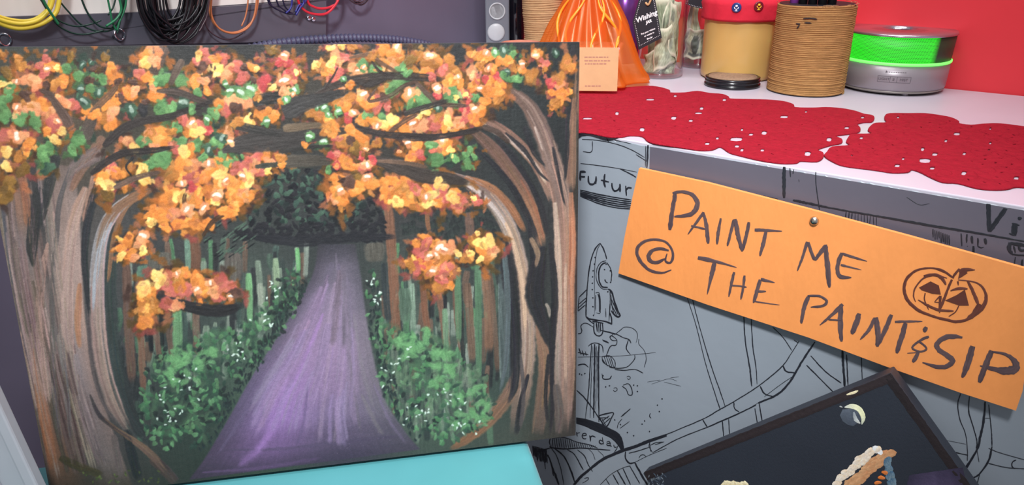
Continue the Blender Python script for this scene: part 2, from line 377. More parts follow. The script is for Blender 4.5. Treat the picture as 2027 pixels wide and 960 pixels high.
# smoke, tower and splashes
K = Ink(FRONT, 1.)
K.lines(*c, [[(20,870),(45,865),(55,840),(45,800),(75,775),(110,780),(160,810)], [(240,840),(300,855),(370,875),(430,905),(480,920),(500,955)], [1.2, (350,880),(400,840),(440,810),(500,815),(545,845),(560,890),(545,950)], [(345,870),(310,900),(330,930),(370,930)], [(240,925),(280,940),(300,955)]])
c = (1040, 560, 2.4)
K.lines(*c, [[(490,270),(480,310),(500,340)], [1.2,(540,265),(540,290),(565,320),(575,360),(565,400)], [(365,350),(400,345),(425,370),(425,400),(400,395),(370,375),(365,350)],
 [(400,400),(440,405),(480,400),(500,385),(520,360),(520,340)], [(425,410),(470,415),(520,410),(560,428)], [.7,(250,352),(450,346),(620,330)],
 [(315,290),(308,400),(300,520),(285,645)], [3, (330,290),(328,450),(325,640)], [2.4,(350,290),(348,400),(350,660)], [(300,300),(315,288),(340,285),(365,298),(370,330)], [1.2,(320,300),(313,480),(308,640)], [1.2,(338,300),(335,600)], [1.2,(344,320),(341,560)],
 [2.4,(245,510),(290,555),(350,640),(385,690)], [2.4,(350,630),(415,615),(410,640),(380,685),(350,630)], [(355,640),(395,640)], [(365,655),(400,630)], [(372,670),(405,640)], [1.4,(362,640),(385,680)],
 [(250,390),(280,385),(300,400)], [(255,310),(265,340)], [(270,320),(278,345)], [(250,330),(300,340)], [(285,325),(290,345)], [(365,430),(370,455),(400,455),(410,440)],
 [(465,485),(490,478),(505,500),(508,530),(490,530),(480,505),(460,490)], [1.2,(420,500),(432,497),(437,508),(425,515),(418,508)], [1.2,(482,446),(492,442),(500,450),(492,458),(484,452)],
 [2.2,(455,635),(500,597)], [1.2,(437,690),(442,668),(460,645)], [1.2,(450,690),(495,657)], [1.8,(595,618),(590,632),(598,642)], [1.4,(370,275),(395,285)],
 [.6,(580,470),(640,460)], [.6,(600,480),(680,455),(720,465)], [.6,(660,470),(740,490)], [.6,(690,450),(730,445)],
 [1.4,(375,350),(390,395)], [1.4,(385,348),(402,395)], [1.4,(395,347),(412,398)], [1.4,(405,350),(420,398)],[1.4,(368,362),(380,385)],
 [(385,345),(405,300),(430,295),(435,270),(410,250),(400,258)], [1.8,(360,225),(400,235),(440,245)]])
for p in [(382,493),(400,488),(515,485),(533,488),(533,515),(628,580),(637,610),(650,550),(555,670),(567,655),(485,710),(515,725),(590,705),(425,650),(258,432),(268,436),(283,430),(370,440),(452,672)]:
    q = crop(*c, [p])[0]; K.dot(q[0], q[1], 1.5)
K.build('mural_smoke', 'ink', counter, 'black ink launch tower, smoke and splashes', kind='stuff')
# planet with the word, pipes
K = Ink(FRONT, 1.); c = (1050, 800, 6.)
tp = catmull([(545,155),(700,190),(850,240),(950,290),(1030,330),(1080,390),(1100,460),(1110,540)], 6); bt = catmull([(545,225),(650,260),(780,320),(900,370),(980,420),(1040,480),(1080,545),(1105,560)], 6)
for f in np.linspace(.06, .94, 8):
    pts = [(a*(1-f)+b*f) for a, b in zip(tp, bt)][::3]; K.line(crop(*c, pts), 2.6)
K.lines(*c, [[1.8,(230,400),(400,395),(560,450),(700,480),(800,520)], [2.2,(240,490),(250,515),(420,530),(600,520),(950,545)], [(240,400),(225,450),(240,490)], [2.4,(60,560),(140,545),(250,515)]])
for i in range(24):
    x = 255+i*22; K.line(crop(*c, [(x+14, 405+max(0, (x-400))*.24), (x, 512+rng.rand()*8)]), 1.5)
K.lines(*c, [[1.5,(250,520),(310,610),(360,760),(400,955)], [2.8,(290,525),(400,620),(480,780),(525,920)], [2,(440,540),(520,590),(580,690),(630,780)], [1.8,(560,540),(640,610),(690,720),(740,800)], [1.2,(690,530),(740,580),(770,660)], [1,(800,545),(860,600),(880,640)],
 [3,(190,590),(230,650),(280,800),(340,955)], [2.2,(210,600),(250,720),(275,850)], [(130,530),(160,640),(180,770)], [2.2,(300,820),(330,950)]])
for i in range(16): x = 25+i*11; K.line(crop(*c, [(x, 490+i*3), (x+8+6*rng.rand(), 590+rng.rand()*60+i*6)]), 1.6)
K.build('mural_planet', 'ink', counter, 'black ink striped planet with a dark rim', kind='stuff')
K = Ink(FRONT, 1.)
K.lines(*c, [[2,(550,330),(558,380)], [1.6,(550,345),(590,335)], [2.2,(615,375),(665,365),(655,345),(625,350),(615,385),(640,410),(665,405)], [2.4,(705,370),(715,410),(712,440)], [2.4,(708,400),(735,375),(775,390)],
 [2.2,(855,390),(862,440),(870,475)], [2.2,(860,440),(830,425),(818,450),(840,470),(865,465)], [2,(905,450),(935,440),(950,465),(945,490)], [2,(945,465),(915,465),(910,485),(945,490),(968,500)], [2,(990,480),(1000,510),(1025,505)], [2,(1040,490),(1025,530),(1000,565)]])
K.line(crop(1040, 240, 2.667, [(291,265),(320,268)]), 4); K.line(crop(1040, 240, 2.667, [(291,291),(316,293)]), 4); K.line(crop(1040, 240, 2.667, [(291,262),(290,312)]), 4)
K.lines(1040, 240, 2.667, [[3.6,(334,288),(334,318),(345,333),(362,330),(372,312)], [3.6,(374,290),(372,330)], [3.8,(420,278),(417,318),(422,348)], [3.6,(400,310),(442,320)],
 [3.6,(458,325),(460,352),(472,368),(490,362),(499,345)], [3.6,(500,330),(500,372)], [3.6,(530,340),(534,392)], [3.4,(534,362),(545,350),(562,352)]])
def wide(Kk, c, pts, w):
    for dx in (-.28, 0, .28): Kk.line([(x+dx*w, y+.2*dx*w) for x, y in crop(*c, pts)], w*.62)
cv = (1900, 380, 6.)
wide(K, cv, [(340,140),(345,300),(352,470)], 8); wide(K, cv, [(545,195),(450,330),(352,462)], 8.5); wide(K, cv, [(655,370),(650,440),(645,515)], 9.5); K.dot(1900+712/6, 380+312/6, 4); K.line(crop(*cv, [(585,490),(650,515)]), 3); K.line(crop(*cv, [(620,370),(710,395)]), 3.5)
K.build('mural_lettering', 'ink', counter, 'black hand lettered words on the grey front', kind='stuff')
K = Ink(FRONT, 1.)
for o_ in (-10, 0, 10): K.line(crop(*c, [(520+o_,955),(600+o_,860),(720,760+o_),(850,660+o_),(1000,590+o_),(1110,545+o_),(1250,500+o_),(1400,440+o_),(1620,365+o_)]), 2.8)
K.lines(*c, [[(1170,580),(1290,550),(1410,510)], [(1420,450),(1410,500),(1450,570)], [1.2,(1240,690),(1400,610),(1620,520)], [3,(1130,560),(1130,640),(1180,700),(1240,690)], [4,(1240,690),(1300,800),(1390,955)], [(1180,730),(1300,940)], [2.2,(1100,760),(1190,955)], [2.2,(1030,780),(1130,955)], [2.2,(980,830),(1050,955)], [2,(900,890),(940,955)], [1.4,(830,955),(960,830),(1100,755),(1190,730)],
 [1.4,(1290,640),(1310,605),(1350,600),(1370,620)], [1.4,(1480,480),(1590,445)], [1.4,(640,880),(690,870),(680,900),(620,935)]])
c = (1280, 560, 2.4)
K.lines(*c, [[1.6,(190,60),(235,200),(280,380),(330,540),(350,600)], [1.6,(215,65),(250,200),(300,370),(355,530),(375,590)], [2.4,(462,155),(470,280),(490,400),(500,490)], [1.8,(497,165),(505,300),(520,400),(525,480)],
 [1.8,(0,758),(105,715),(270,645),(340,605),(420,560),(530,490),(640,400),(690,330),(725,275)], [1.6,(30,805),(150,740),(300,680),(440,620),(530,570)], [2.6,(300,680),(440,618),(520,580)], [3.8,(530,570),(620,530),(680,470),(740,370),(800,280)],
 [2.4,(265,645),(280,670),(290,685)], [2.4,(415,565),(418,595),(440,612)], [2.4,(540,490),(560,525),(605,540)], [2.4,(648,393),(665,420),(712,427)], [(20,800),(15,760)], [(20,770),(45,758),(80,755)],
 [1.6,(600,210),(650,260),(690,320)], [1.6,(700,270),(722,285)], [2.2,(760,390),(830,460),(885,515)], [1.8,(780,345),(850,420),(925,475)], [4,(930,320),(935,400),(942,495)], [2.4,(950,340),(957,485)], [2,(1020,350),(1025,460)],
 [2,(360,655),(367,735)], [2,(390,645),(395,725)], [2,(515,595),(527,670)], [2.4,(535,570),(550,660)], [1.2,(560,540),(640,480),(700,440)]])
c = (1640, 700, 3.69)
K.lines(*c, [[1.8,(965,290),(945,370),(960,480),(1000,580),(1015,700),(1015,780)], [2.2,(1030,310),(1025,420),(1060,540),(1085,640),(1080,690)], [4.6,(1145,350),(1135,480),(1110,600),(1085,700),(1000,840),(975,865)], [2,(1170,370),(1190,560),(1195,680)], [3.4,(1195,680),(1170,780),(1100,880),(1030,915)], [1.6,(1145,470),(1180,470)],
 [1.8,(870,705),(950,725),(1020,740)], [.8,(850,630),(930,645),(1005,660)], [1.5,(1170,690),(1260,725),(1460,782)], [1.6,(1170,800),(1300,830),(1460,842)], [2.2,(1370,775),(1345,790),(1340,820),(1360,840)], [(1105,880),(1085,955),(1075,1000)], [1.4,(1085,700),(1100,790)]])
K.build('mural_pipes', 'ink', counter, 'black ink pipes and roots', kind='stuff')
K = Ink(FRONT, 1.); c = (1040, 240, 2.667)
K.lines(*c, [[1.4,(292,222),(400,235),(500,250),(590,268)], [1.4,(300,95),(380,100),(480,120),(560,150),(630,190)], [1.6,(585,175),(640,210)], [1.6,(355,105),(350,160),(305,160)], [3.2,(648,125),(646,180),(642,245)], [1.8,(636,130),(634,240)], [2,(500,250),(560,280),(585,295)], [1.4,(430,90),(440,108)], [1.2,(470,98),(560,118)]])
for f in np.linspace(0, 1, 6): K.line(crop(*c, [(290,362+f*33),(390,386+f*48),(480,402+f*54),(560,415+f*47)]), 2.4)
K.lines(1600, 340, 2., [[4.4,(-60,112),(0,124),(100,145),(300,180),(500,215),(700,248),(900,283)], [2,(30,0),(32,60),(45,150)], [1,(390,100),(440,130),(480,125)]])
K.lines(1130, 160, 4., [[7,(1690,680),(1688,800),(1690,925)], [2.2,(1735,690),(1740,760)], [2.2,(1765,700),(1760,735)], [3.6,(1360,880),(1480,905),(1640,938)], [1.2,(1805,780),(1808,800)]])
for i in range(11): x = 150+i*12; K.line(crop(1600, 340, 2., [(x, 158+i*1.8), (x-3+6*rng.rand(), 182+i*3+rng.rand()*6)]), 2.2 if i < 3 else 1.3)
cv = (1900, 380, 6.)
K.lines(*cv, [[3,(15,490),(25,640)], [4,(85,500),(80,600)], [5,(140,520),(150,610)], [4,(215,545),(215,640)], [2.4,(210,640),(250,660),(285,655)], [6,(300,550),(310,620)], [4,(160,640),(165,740)], [2,(90,640),(92,645)], [7,(600,600),(585,680),(620,735)], [6,(590,610),(700,620),(790,640)], [3,(620,740),(790,755)], [5,(700,640),(720,690),(790,690)], [3,(640,640),(660,720)], [4,(745,800),(735,900)], [2.4,(660,770),(650,860)]])
for i in range(14): x = -320+i*24; K.line(crop(*cv, [(x, 440+i*9), (x+4, 520+i*9+rng.rand()*60)]), 2.4) if i < 9 else None
K.build('mural_girders', 'ink', counter, 'black ink girders and hatching under the worktop', kind='stuff')
# ------------------------------------------------------------------ the orange sign
sl = hit(1224, 540, np.array([0, -.0075, 0]), np.array([0, 1., 0])); 
SY0, SY1 = -.0075, -.019   # stands off a little more towards its right end
SA = np.array([-.392, SY0, -.1727]); SB = np.array([.037, SY1, -.1994])
SIGN = Plane(SA, SB-SA, np.array([0, 0, 1.]))
sign = tag(empty('painted_sign', SIGN.mat()), 'orange cardboard sign hand painted PAINT ME @ THE PAINT & SIP', 'sign')
m = mat('sign_orange', (250, 158, 88), .5, var=.07, scale=7, bump=.2, bscale=70, stretch=(3, 1, 1))
outl = [(1265,333),(1400,362),(1600,414),(1800,468),(2030,532),(2062,541),(2050,610),(2035,700),(2024,775),(2011,813),(1900,777),(1750,724),(1600,668),(1400,603),(1224,541),(1236,470),(1252,390)]
uv = [SIGN.uv(*p) for p in outl]
bm = bmesh.new(); vs = [bm.verts.new((u, v, 0)) for u, v in uv]; f = bm.faces.new(vs)
if f.normal.z < 0: f.normal_flip()
bm.normal_update()
if bm.faces[:][0].normal.z < 0: bmesh.ops.reverse_faces(bm, faces=bm.faces[:])
ex = bmesh.ops.extrude_face_region(bm, geom=bm.faces[:])
for v in ex['geom']:
    if isinstance(v, bmesh.types.BMVert): v.co.z -= .0045
bmesh.ops.recalc_face_normals(bm, faces=bm.faces[:])
me = bpy.data.meshes.new('board'); bm.to_mesh(me); bm.free(); link('board', me, m, sign)
TX = (88, 70, 74); S = Paint(SIGN, .6)
mat('brush_brown', None, .55, attr=True, bump=.1, bscale=200)
def L_(c, rows):
    for r in rows:
        wv = [a/c[2] for a in (r[0] if hasattr(r[0], '__len__') else [r[0]])]; S.ribbon(crop(*c, r[1:]), wv, [TX, (98, 78, 80), (84, 66, 72)], .0002+rng.rand()*.0002, th=.0002, streak=.18, taper=(.75, .5), step=5, rough=.14)
c = (1220, 320, 3.)
L_(c, [[[26,24,30], (352,182),(335,280),(318,405)], [[16,20,26,30,24,18], (335,186),(390,178),(450,195),(482,245),(462,298),(420,318),(345,326)],
 [[20,16,9], (520,300),(480,355),(425,432)], [[14,24,24], (518,300),(535,380),(546,486)], [12,(445,380),(530,400)], [[14,20,14],(621,335),(606,420),(598,490)],
 [[20,18,14],(698,345),(680,420),(660,500)], [[26,28,20],(705,340),(725,440),(748,532)], [[20,22,18],(788,358),(770,450),(748,532)], [[22,16,8],(822,405),(900,408),(985,412)], [[22,24,14],(890,408),(872,490),(853,560)],
 [[20,16,10],(1135,475),(1105,570),(1075,648)], [[20,22],(1140,478),(1160,540),(1180,585)], [[18,22],(1180,585),(1215,540),(1255,502)],
 [[8,16,20,20,20,16,14,14,16,14,12],(328,642),(270,660),(200,645),(150,600),(124,550),(128,510),(160,478),(220,462),(290,475),(330,520),(336,570),(320,600),(292,588),(302,545)], [[14,20,26,22,16],(312,528),(265,517),(215,527),(192,560),(205,592),(245,598),(290,575)],
 [[26,24,14,6],(485,570),(560,585),(640,605),(715,628)], [[26,28,16,8],(585,598),(562,690),(540,788)], [[16,18,12],(700,655),(685,720),(668,802)], [[16,16,12],(762,675),(755,740),(740,818)], [10,(680,735),(730,738),(775,745)],
 [[22,16,6],(858,698),(900,708),(942,718)], [[22,24,16],(855,700),(835,770),(815,838)], [[18,10],(840,770),(890,770)], [[10,8,4],(815,828),(890,840),(970,850)]])
c = (1600, 340, 2.)
L_(c, [[[16,22,16],(68,288),(76,370),(84,458)], [[14,16],(34,338),(70,290)], [[16,14,6],(137,524),(95,565),(46,607)], [[18,22,14],(130,526),(127,600),(132,672)], [7,(80,585),(132,588)], [[20,22,18],(202,560),(190,600),(173,642)],
 [[16,14,8],(265,578),(240,625),(206,664)], [[20,22,18],(268,576),(276,640),(274,692)], [[18,18,14],(330,565),(305,625),(274,690)], [[10,10,5],(343,594),(400,592),(452,592)], [[18,22,18],(386,598),(368,660),(350,718)]])
L_((1280, 560, 2.4), [[[22,18,16],(768,65),(745,130),(735,192)], [[12,12,14,10],(765,62),(820,62),(856,85),(838,108),(780,115)]])
c = (1640, 400, 3.69)
L_(c, [[[26,30,28,34,14],(100,370),(75,430),(66,500),(90,545),(168,550)], [[22,20,8],(100,375),(180,402),(282,432)], [[18,14,6],(90,458),(160,475),(242,495)]])
c = (1780, 520, 3.69)
L_(c, [[[30,34],(200,468),(182,505)], [[22,18,16,16,16,14],(218,540),(165,560),(95,618),(150,648),(200,630),(168,590),(130,572)], [[20,30,30],(145,640),(122,690),(100,726)], [7,(60,660),(135,655)],
 [[20,34,38,38,36,38,40,36,30,18],(462,546),(400,538),(330,548),(276,595),(295,640),(355,680),(392,715),(350,756),(270,758),(170,728)], [[46,48,42,30],(538,608),(510,700),(490,770),(460,838)],
 [[36,44,40],(676,640),(640,730),(585,874)], [[14,24,50,66,40,16],(668,648),(775,668),(840,715),(850,770),(780,790),(700,778),(590,752)]])
P_ = (98, 52, 42)
S2 = Paint(SIGN, .6)
def L2(rows):
    for r in rows: S2.ribbon(crop(*c, r[1:]), [a/c[2] for a in (r[0] if hasattr(r[0], '__len__') else [r[0]])], [P_, (110, 62, 50)], .0002+rng.rand()*.0002, th=.0002, streak=.22, taper=(.8, .6), step=5, rough=.14)
L2([[[16,22,12,18,22,24,26,24,18,20,22,20,26,30,24,16,12,12],(400,112),(320,60),(230,38),(130,55),(60,110),(36,190),(60,270),(130,340),(230,385),(340,415),(430,430),(510,408),(580,360),(620,310),(635,240),(602,172),(540,138),(430,125)],
 [[8,12,12,8],(350,112),(270,92),(180,112),(120,180),(105,240),(120,285)], [[18,26,26,18],(180,97),(260,87),(310,110),(342,160)], [[20,18,22,18],(385,122),(352,200),(322,280),(296,340)], [[20,24,26],(500,130),(540,210),(575,300)], [[44,40,34],(590,300),(550,370),(500,410)],
 [[10,22,16],(375,205),(430,188),(500,190)], [[10,8],(300,240),(258,285)], [[8,8],(258,287),(298,290)], [[8,20,22,16],(138,270),(210,312),(290,345),(398,352)], [9,(190,220),(185,270),(215,342)], [9,(437,312),(410,360),(362,392)], [[22,14],(300,240),(295,365)], [[16,10],(428,135),(432,165)],
 [18,(395,100),(440,42)], [[40,30,8],(440,70),(490,50),(555,52)]])
for pts in ([(145,180),(230,135),(290,165),(305,232),(240,225),(165,200)], [(335,275),(420,235),(480,195),(510,312),(440,312)], [(430,118),(445,55),(480,45),(500,75),(455,105)]): S2.fill(crop(*c, pts), P_, .00035)
S.build('painted_lettering', 'brush_brown', sign, 'dark brown brushed words PAINT ME @ THE PAINT & SIP', kind='stuff')
S2.build('painted_pumpkin', 'brush_brown', sign, 'brown brushed jack-o-lantern', kind='stuff')
mat('steel', (205, 200, 190), .22, metal=1.)
u, v = SIGN.uv(1612, 437)
sc_ = lathe('screw', [(.0001, .0042), (.0022, .0038), (.0038, .0026), (.0046, .001), (.0047, 0)][::-1], 'steel', sign, (u, v, .0002), n=24); sc_['label'] = 'shiny round screw head'
# ------------------------------------------------------------------ the dark canvas leaning on the counter
t_ = math.radians(3.); DN = np.array([0, -math.cos(t_), math.sin(t_)])
D0 = hit(1763, 738, np.array([0, -.038, -.18]), DN); Da = hit(1278, 935, D0, DN)-D0; Da /= np.linalg.norm(Da)
DK = Plane(D0, -Da, np.cross(DN, -Da)); assert DK.n@DN > .99
dark = tag(empty('dark_canvas', DK.mat()), 'black canvas with painted moon leaning on the counter under the orange sign', 'painting')
mat('black_canvas', (46, 50, 60), .5, var=.1, scale=10, bump=.1, bscale=300); mat('canvas_edge', (38, 33, 36), .6)
mat('oil', None, .46, spec=.3, attr=True, var=.06, scale=260, bump=.2, bscale=190); weave(MATS['oil'], 420, .22); weave(MATS['black_canvas'], 420, .2)
DLn, DHn = .345, .40
box('canvas', -DLn, 0, -DHn, 0, -.018, 0, 'black_canvas', dark, bev=.0015)
K = Paint(DK, .3, 1.15); ED = (42, 36, 38)
def uvpx(u, v):   # sheet coordinates back to photo pixels
    return proj(DK.O+DK.e1*u+DK.e2*v)
for (a, b) in (((-DLn+.002, -.0045), (-.001, -.0045)), ((-.0045, -.001), (-.0045, -DHn+.01))):
    pts = [uvpx(a[0]+(b[0]-a[0])*t, a[1]+(b[1]-a[1])*t) for t in np.linspace(0, 1, 8)]
    K.ribbon(pts[:-1] if a[0] > -.01 else pts, [17, 17], [ED, (50, 42, 44)], .0003, th=.0002, streak=.1, taper=(1, 1))
K.build('painted_border', 'oil', dark, 'brown-black border', kind='stuff')
K = Paint(DK, .3, 1.15)
K.blob(1686, 824, 21, 19, .9, (88, 96, 108), (70, 76, 88), .0003)
K.ribbon([(1672,806),(1688,804),(1702,812),(1709,826),(1706,840)], [4,10,12,9,4], [(205,208,200),(240,240,200),(235,235,190),(190,195,180)], .0007)
K.ribbon([(1690,815),(1694,830),(1703,838)], [5,8,4], [(150,158,165),(210,212,205)], .0009)
K.ribbon([(1662,804),(1668,806)], [3,3], (170,172,170), .0006); K.ribbon([(1676,781),(1690,777),(1699,773)], [4,5,4], (226,214,176), .0006)
K.build('painted_moon', 'oil', dark, 'pale crescent-lit moon', kind='stuff')
K = Paint(DK, .3, 1.15)
for i in range(26):
    t = i/25.; x = 1736-78*t+rng.randn()*3; y = 893+70*t+rng.randn()*3
    K.blob(x+14+8*rng.rand(), y+6, 15, 8, -.5+.2*rng.randn(), (206,160,118), (190,132,92), .0004+rng.rand()*.0003)
    K.blob(x-6, y-3, 9, 6, -.6, (238,226,214), (225,200,170), .0008+rng.rand()*.0003)
for i in range(14): t = i/13.; K.blob(1757+10*t+rng.randn()*2, 908+50*t, 9, 6, 1.2, (60,92,120), (120,140,150), .0006+rng.rand()*.0003)
for p in [(1745,945),(1738,955),(1752,935)]: K.blob(p[0], p[1], 7, 4, 0, (225,120,50), (200,120,70), .0012)
K.ribbon([(1727,886),(1735,888),(1743,895),(1744,900)], [8,12,10,6], (240,238,238), .0013)
for i in range(12): K.blob(1432+i*4.2+rng.randn(), 958+rng.randn()*2, 6, 5, rng.rand()*3, (236,224,186), (210,190,150), .0006+rng.rand()*.0003)
K.band([(1800,940),(1790,975)], [(1905,925),(1925,985)], [[(52,48,66),(70,62,86),(62,55,78),(50,46,62)], [(60,54,76),(84,74,104),(78,68,96),(60,52,72)]], .0003, 8, 12)
for i in range(30): x = 1285+30*rng.rand(); y = 935+25*rng.rand(); K.ribbon([(x,y),(x+4*rng.randn(), y+5)], [2,2], [(70,80,95),(110,118,126)][i%2], .0004+rng.rand()*.0002)
K.build('painted_tower', 'oil', dark, 'tan and blue rocky tower with pale top', kind='stuff')
# ------------------------------------------------------------------ the big autumn painting on the table
q_ = [(-58,92),(1155,82),(1140,862),(101,988)]; R_ = [ray(*p) for p in q_]
l_ = np.linalg.svd(np.array([R_[0], -R_[1], R_[2], -R_[3]]).T)[2][-1]; l_ /= l_[0]
C_ = [R_[i]*l_[i] for i in range(4)]; k_ = .508/np.linalg.norm(C_[1]-C_[0]); C_ = [CAM+p*k_ for p in C_]
e1_ = ((C_[1]-C_[0])+(C_[2]-C_[3])); e2_ = ((C_[0]-C_[3])+(C_[1]-C_[2]))
PW, PH = .508, .406
CV = Plane((C_[2]+C_[3])/2, e1_, e2_)
pic = tag(empty('autumn_painting', CV.mat()), 'large canvas painting of an autumn tree tunnel over a purple path', 'painting')
mat('canvas_cloth', (58, 58, 62), .6, bump=.15, bscale=200)
box('canvas', -PW/2, PW/2, 0, PH, -.019, 0, 'canvas_cloth', pic, bev=.0015)['label'] = 'dark painted stretched canvas'
def px_of(u, v): return proj(CV.O+CV.e1*u+CV.e2*v)
def edge_v(u): return [px_of(u, PH+.012-(PH+.024)*t) for t in np.linspace(0, 1, 7)]
# ------------------------------------------------------------------ brush work on the big canvas
class Brush:
    """layers soft brush strokes over one another and keeps colour and thickness of the paint;
    strokes are given in photo pixels and later carried over onto the canvas surface"""
    X0, Y0, NX, NY = -75, 60, 1260, 960
    rgb = np.full((960, 1260, 3), 60.); hgt = np.zeros((960, 1260))
    def __init__(s, *a): s.ops = []
    @staticmethod
    def n1(n, knot):
        k = max(2, int(n/knot)+2); return np.interp(np.linspace(0, k-1, n), np.arange(k), rng.rand(k)*2-1)
    @staticmethod
    def n2(n, m, kn, km):
        a = max(2, int(n/kn)+2); b = max(2, int(m/km)+2); g = rng.rand(a, b)*2-1
        x = np.linspace(0, a-1.001, n); i = x.astype(int); fx = (x-i)[:, None]; y = np.linspace(0, b-1.001, m); j = y.astype(int); fy = (y-j)[None]
        A = g[i]*(1-fx)+g[i+1]*fx; return A[:, j]*(1-fy)+A[:, j+1]*fy
    def splat(s, X, Y, A, C, Hh):
        X = np.rint(X-s.X0).astype(int).ravel(); Y = np.rint(Y-s.Y0).astype(int).ravel(); A = A.ravel(); C = C.reshape(-1, 3); Hh = Hh.ravel()
        ok = (X >= 0) & (X < s.NX) & (Y >= 0) & (Y < s.NY) & (A > .01)
        if not ok.any(): return
        X, Y, A, C, Hh = X[ok], Y[ok], A[ok], C[ok], Hh[ok]; x0, x1, y0, y1 = X.min(), X.max()+1, Y.min(), Y.max()+1
        o = np.argsort(A, kind='stable'); X, Y, A, C, Hh = X[o]-x0, Y[o]-y0, A[o], C[o], Hh[o]
        a = np.zeros((y1-y0, x1-x0)); c = np.zeros((y1-y0, x1-x0, 3)); h = np.zeros_like(a); a[Y, X] = A; c[Y, X] = C; h[Y, X] = Hh
        R = s.rgb[y0:y1, x0:x1]; R += (c-R)*a[..., None]; G = s.hgt[y0:y1, x0:x1]; G += (G*.45+h-G)*a
    def ribbon(s, pts, wid, col, z, th=.0003, streak=.12, taper=(.6, .35), step=7, rough=.08, spline=True, alpha=.93, soft=.35): s.ops.append((z, s._ribbon, (pts, wid, col, th, streak, taper, rough, alpha, soft)))
    def _ribbon(s, pts, wid, col, th, streak, taper, rough, alpha, soft):
        P = [v2(p) for p in pts]; Q = np.array(catmull(P, 10)); D = np.concatenate([[0], np.cumsum(np.hypot(*np.diff(Q, axis=0).T))]); L = D[-1]; n = max(4, int(L/.7)); t = np.linspace(0, 1, n)
        x = np.interp(t*L, D, Q[:, 0]); y = np.interp(t*L, D, Q[:, 1]); tx = np.gradient(x); ty = np.gradient(y); q = np.hypot(tx, ty)+1e-9; nx, ny = -ty/q, tx/q
        wid = list(wid) if hasattr(wid, '__len__') else [wid]
        w = np.interp(t, np.linspace(0, 1, len(wid)), wid) if len(wid) > 1 else np.full(n, float(wid[0]))
        w = w*np.where(t < .12, taper[0]+(1-taper[0])*np.sqrt(np.minimum(1, t/.12)), 1)*np.where(t > .88, taper[1]+(1-taper[1])*np.sqrt(np.maximum(0, (1-t)/.12)), 1)+1.
        cols = np.array(col, float).reshape(-1, 3); C = np.stack([np.interp(t, np.linspace(0, 1, len(cols)), cols[:, k]) for k in range(3)], 1) if len(cols) > 1 else np.repeat(cols, n, 0)
        m = max(5, int(w.max()/.65)); f = np.linspace(-1, 1, m)
        ed = np.where(f[None] < 0, (1+rough*s.n1(n, 9))[:, None], (1+rough*s.n1(n, 9))[:, None])
        off = f[None]*w[:, None]/2*ed; st = s.n2(n, m, 45, 2.2)
        so = np.clip(soft*np.maximum(1, 7./np.maximum(w, 4)), .2, .9)[:, None]
        A = np.clip((1-np.abs(f))[None]/so, 0, 1); A = A*A*(3-2*A)*alpha*np.clip((1-t)*L/(3+.06*L), 0, 1)[:, None]*np.clip(t*L/3+.3, 0, 1)[:, None]
        A = A*np.clip(1-.35*np.clip(st*1.6, 0, 1)*(t[:, None] > .3), 0, 1)
        s.splat(x[:, None]+nx[:, None]*off, y[:, None]+ny[:, None]*off, A, np.clip(C[:, None]*(1+streak*.8*st)[..., None], 0, 255), th*(1+.6*st))
    def blob(s, x, y, rx, ry, ang, c1, c2, z, th=.0006, n=11, irr=.18, alpha=.95, soft=.32): s.ops.append((z, s._blob, (x, y, rx, ry, ang, np.array(c1, float), np.array(c2, float), th, irr, alpha, soft)))
    def _blob(s, x, y, rx, ry, ang, c1, c2, th, irr, alpha, soft):
        R = int(max(rx, ry)*(1+irr)+3); X, Y = np.meshgrid(np.arange(-R, R+1), np.arange(-R, R+1)); xi, yi = round(x), round(y); X = X+(xi-x); Y = Y+(yi-y)
        ca, sa = math.cos(ang), math.sin(ang); lx = (X*ca+Y*sa)/rx; ly = (-X*sa+Y*ca)/ry; r = np.hypot(lx, ly); th_ = np.arctan2(ly, lx); p1, p2, p3 = rng.rand(3)*6.28
        e = 1+irr*(.8*np.sin(2*th_+p1)+.5*np.sin(3*th_+p2)+.25*np.sin(7*th_+p3)); A = np.clip((e-r)/np.maximum(soft, 1.6/min(rx, ry)), 0, 1); A = A*A*(3-2*A)*alpha
        hair = np.interp(ly, np.linspace(-1.4, 1.4, 12), rng.rand(12)*2-1); g = np.clip(.5+.5*lx+.25*hair, 0, 1)
        s.splat(X+x, Y+y, A, np.clip((c1[None, None]*(1-g[..., None])+c2[None, None]*g[..., None])*(1+.07*hair)[..., None], 0, 255), th*(1+.4*hair)*np.clip(1.3-r*.6, 0, 1))
    def band(s, Lp, Rp, cols, z, na=60, nb=16, streak=.1, th=.0002, edge=2.0): s.ops.append((z, s._band, (Lp, Rp, cols, streak, th)))
    def _band(s, Lp, Rp, cols, streak, th):
        def res(P, n):
            Q = np.array(catmull(P, 12)); D = np.concatenate([[0], np.cumsum(np.hypot(*np.diff(Q, axis=0).T))]); t = np.linspace(0, D[-1], n); return np.stack([np.interp(t, D, Q[:, 0]), np.interp(t, D, Q[:, 1])], 1), D[-1]
        n = int(max(res(Lp, 5)[1], res(Rp, 5)[1])/.6); A, _ = res(Lp, n); B, _ = res(Rp, n); m = int(np.max(np.hypot(*(A-B).T))/.6); g = np.array(cols, float); a, b = g.shape[:2]
        i = np.linspace(0, a-1.001, n); i0 = i.astype(int); fi = (i-i0)[:, None, None]; j = np.linspace(0, b-1.001, m); j0 = j.astype(int); fj = (j-j0)[None, :, None]; fi = fi*fi*(3-2*fi); fj = fj*fj*(3-2*fj)
        C = (g[i0][:, j0]*(1-fj)+g[i0][:, j0+1]*fj)*(1-fi)+(g[i0+1][:, j0]*(1-fj)+g[i0+1][:, j0+1]*fj)*fi
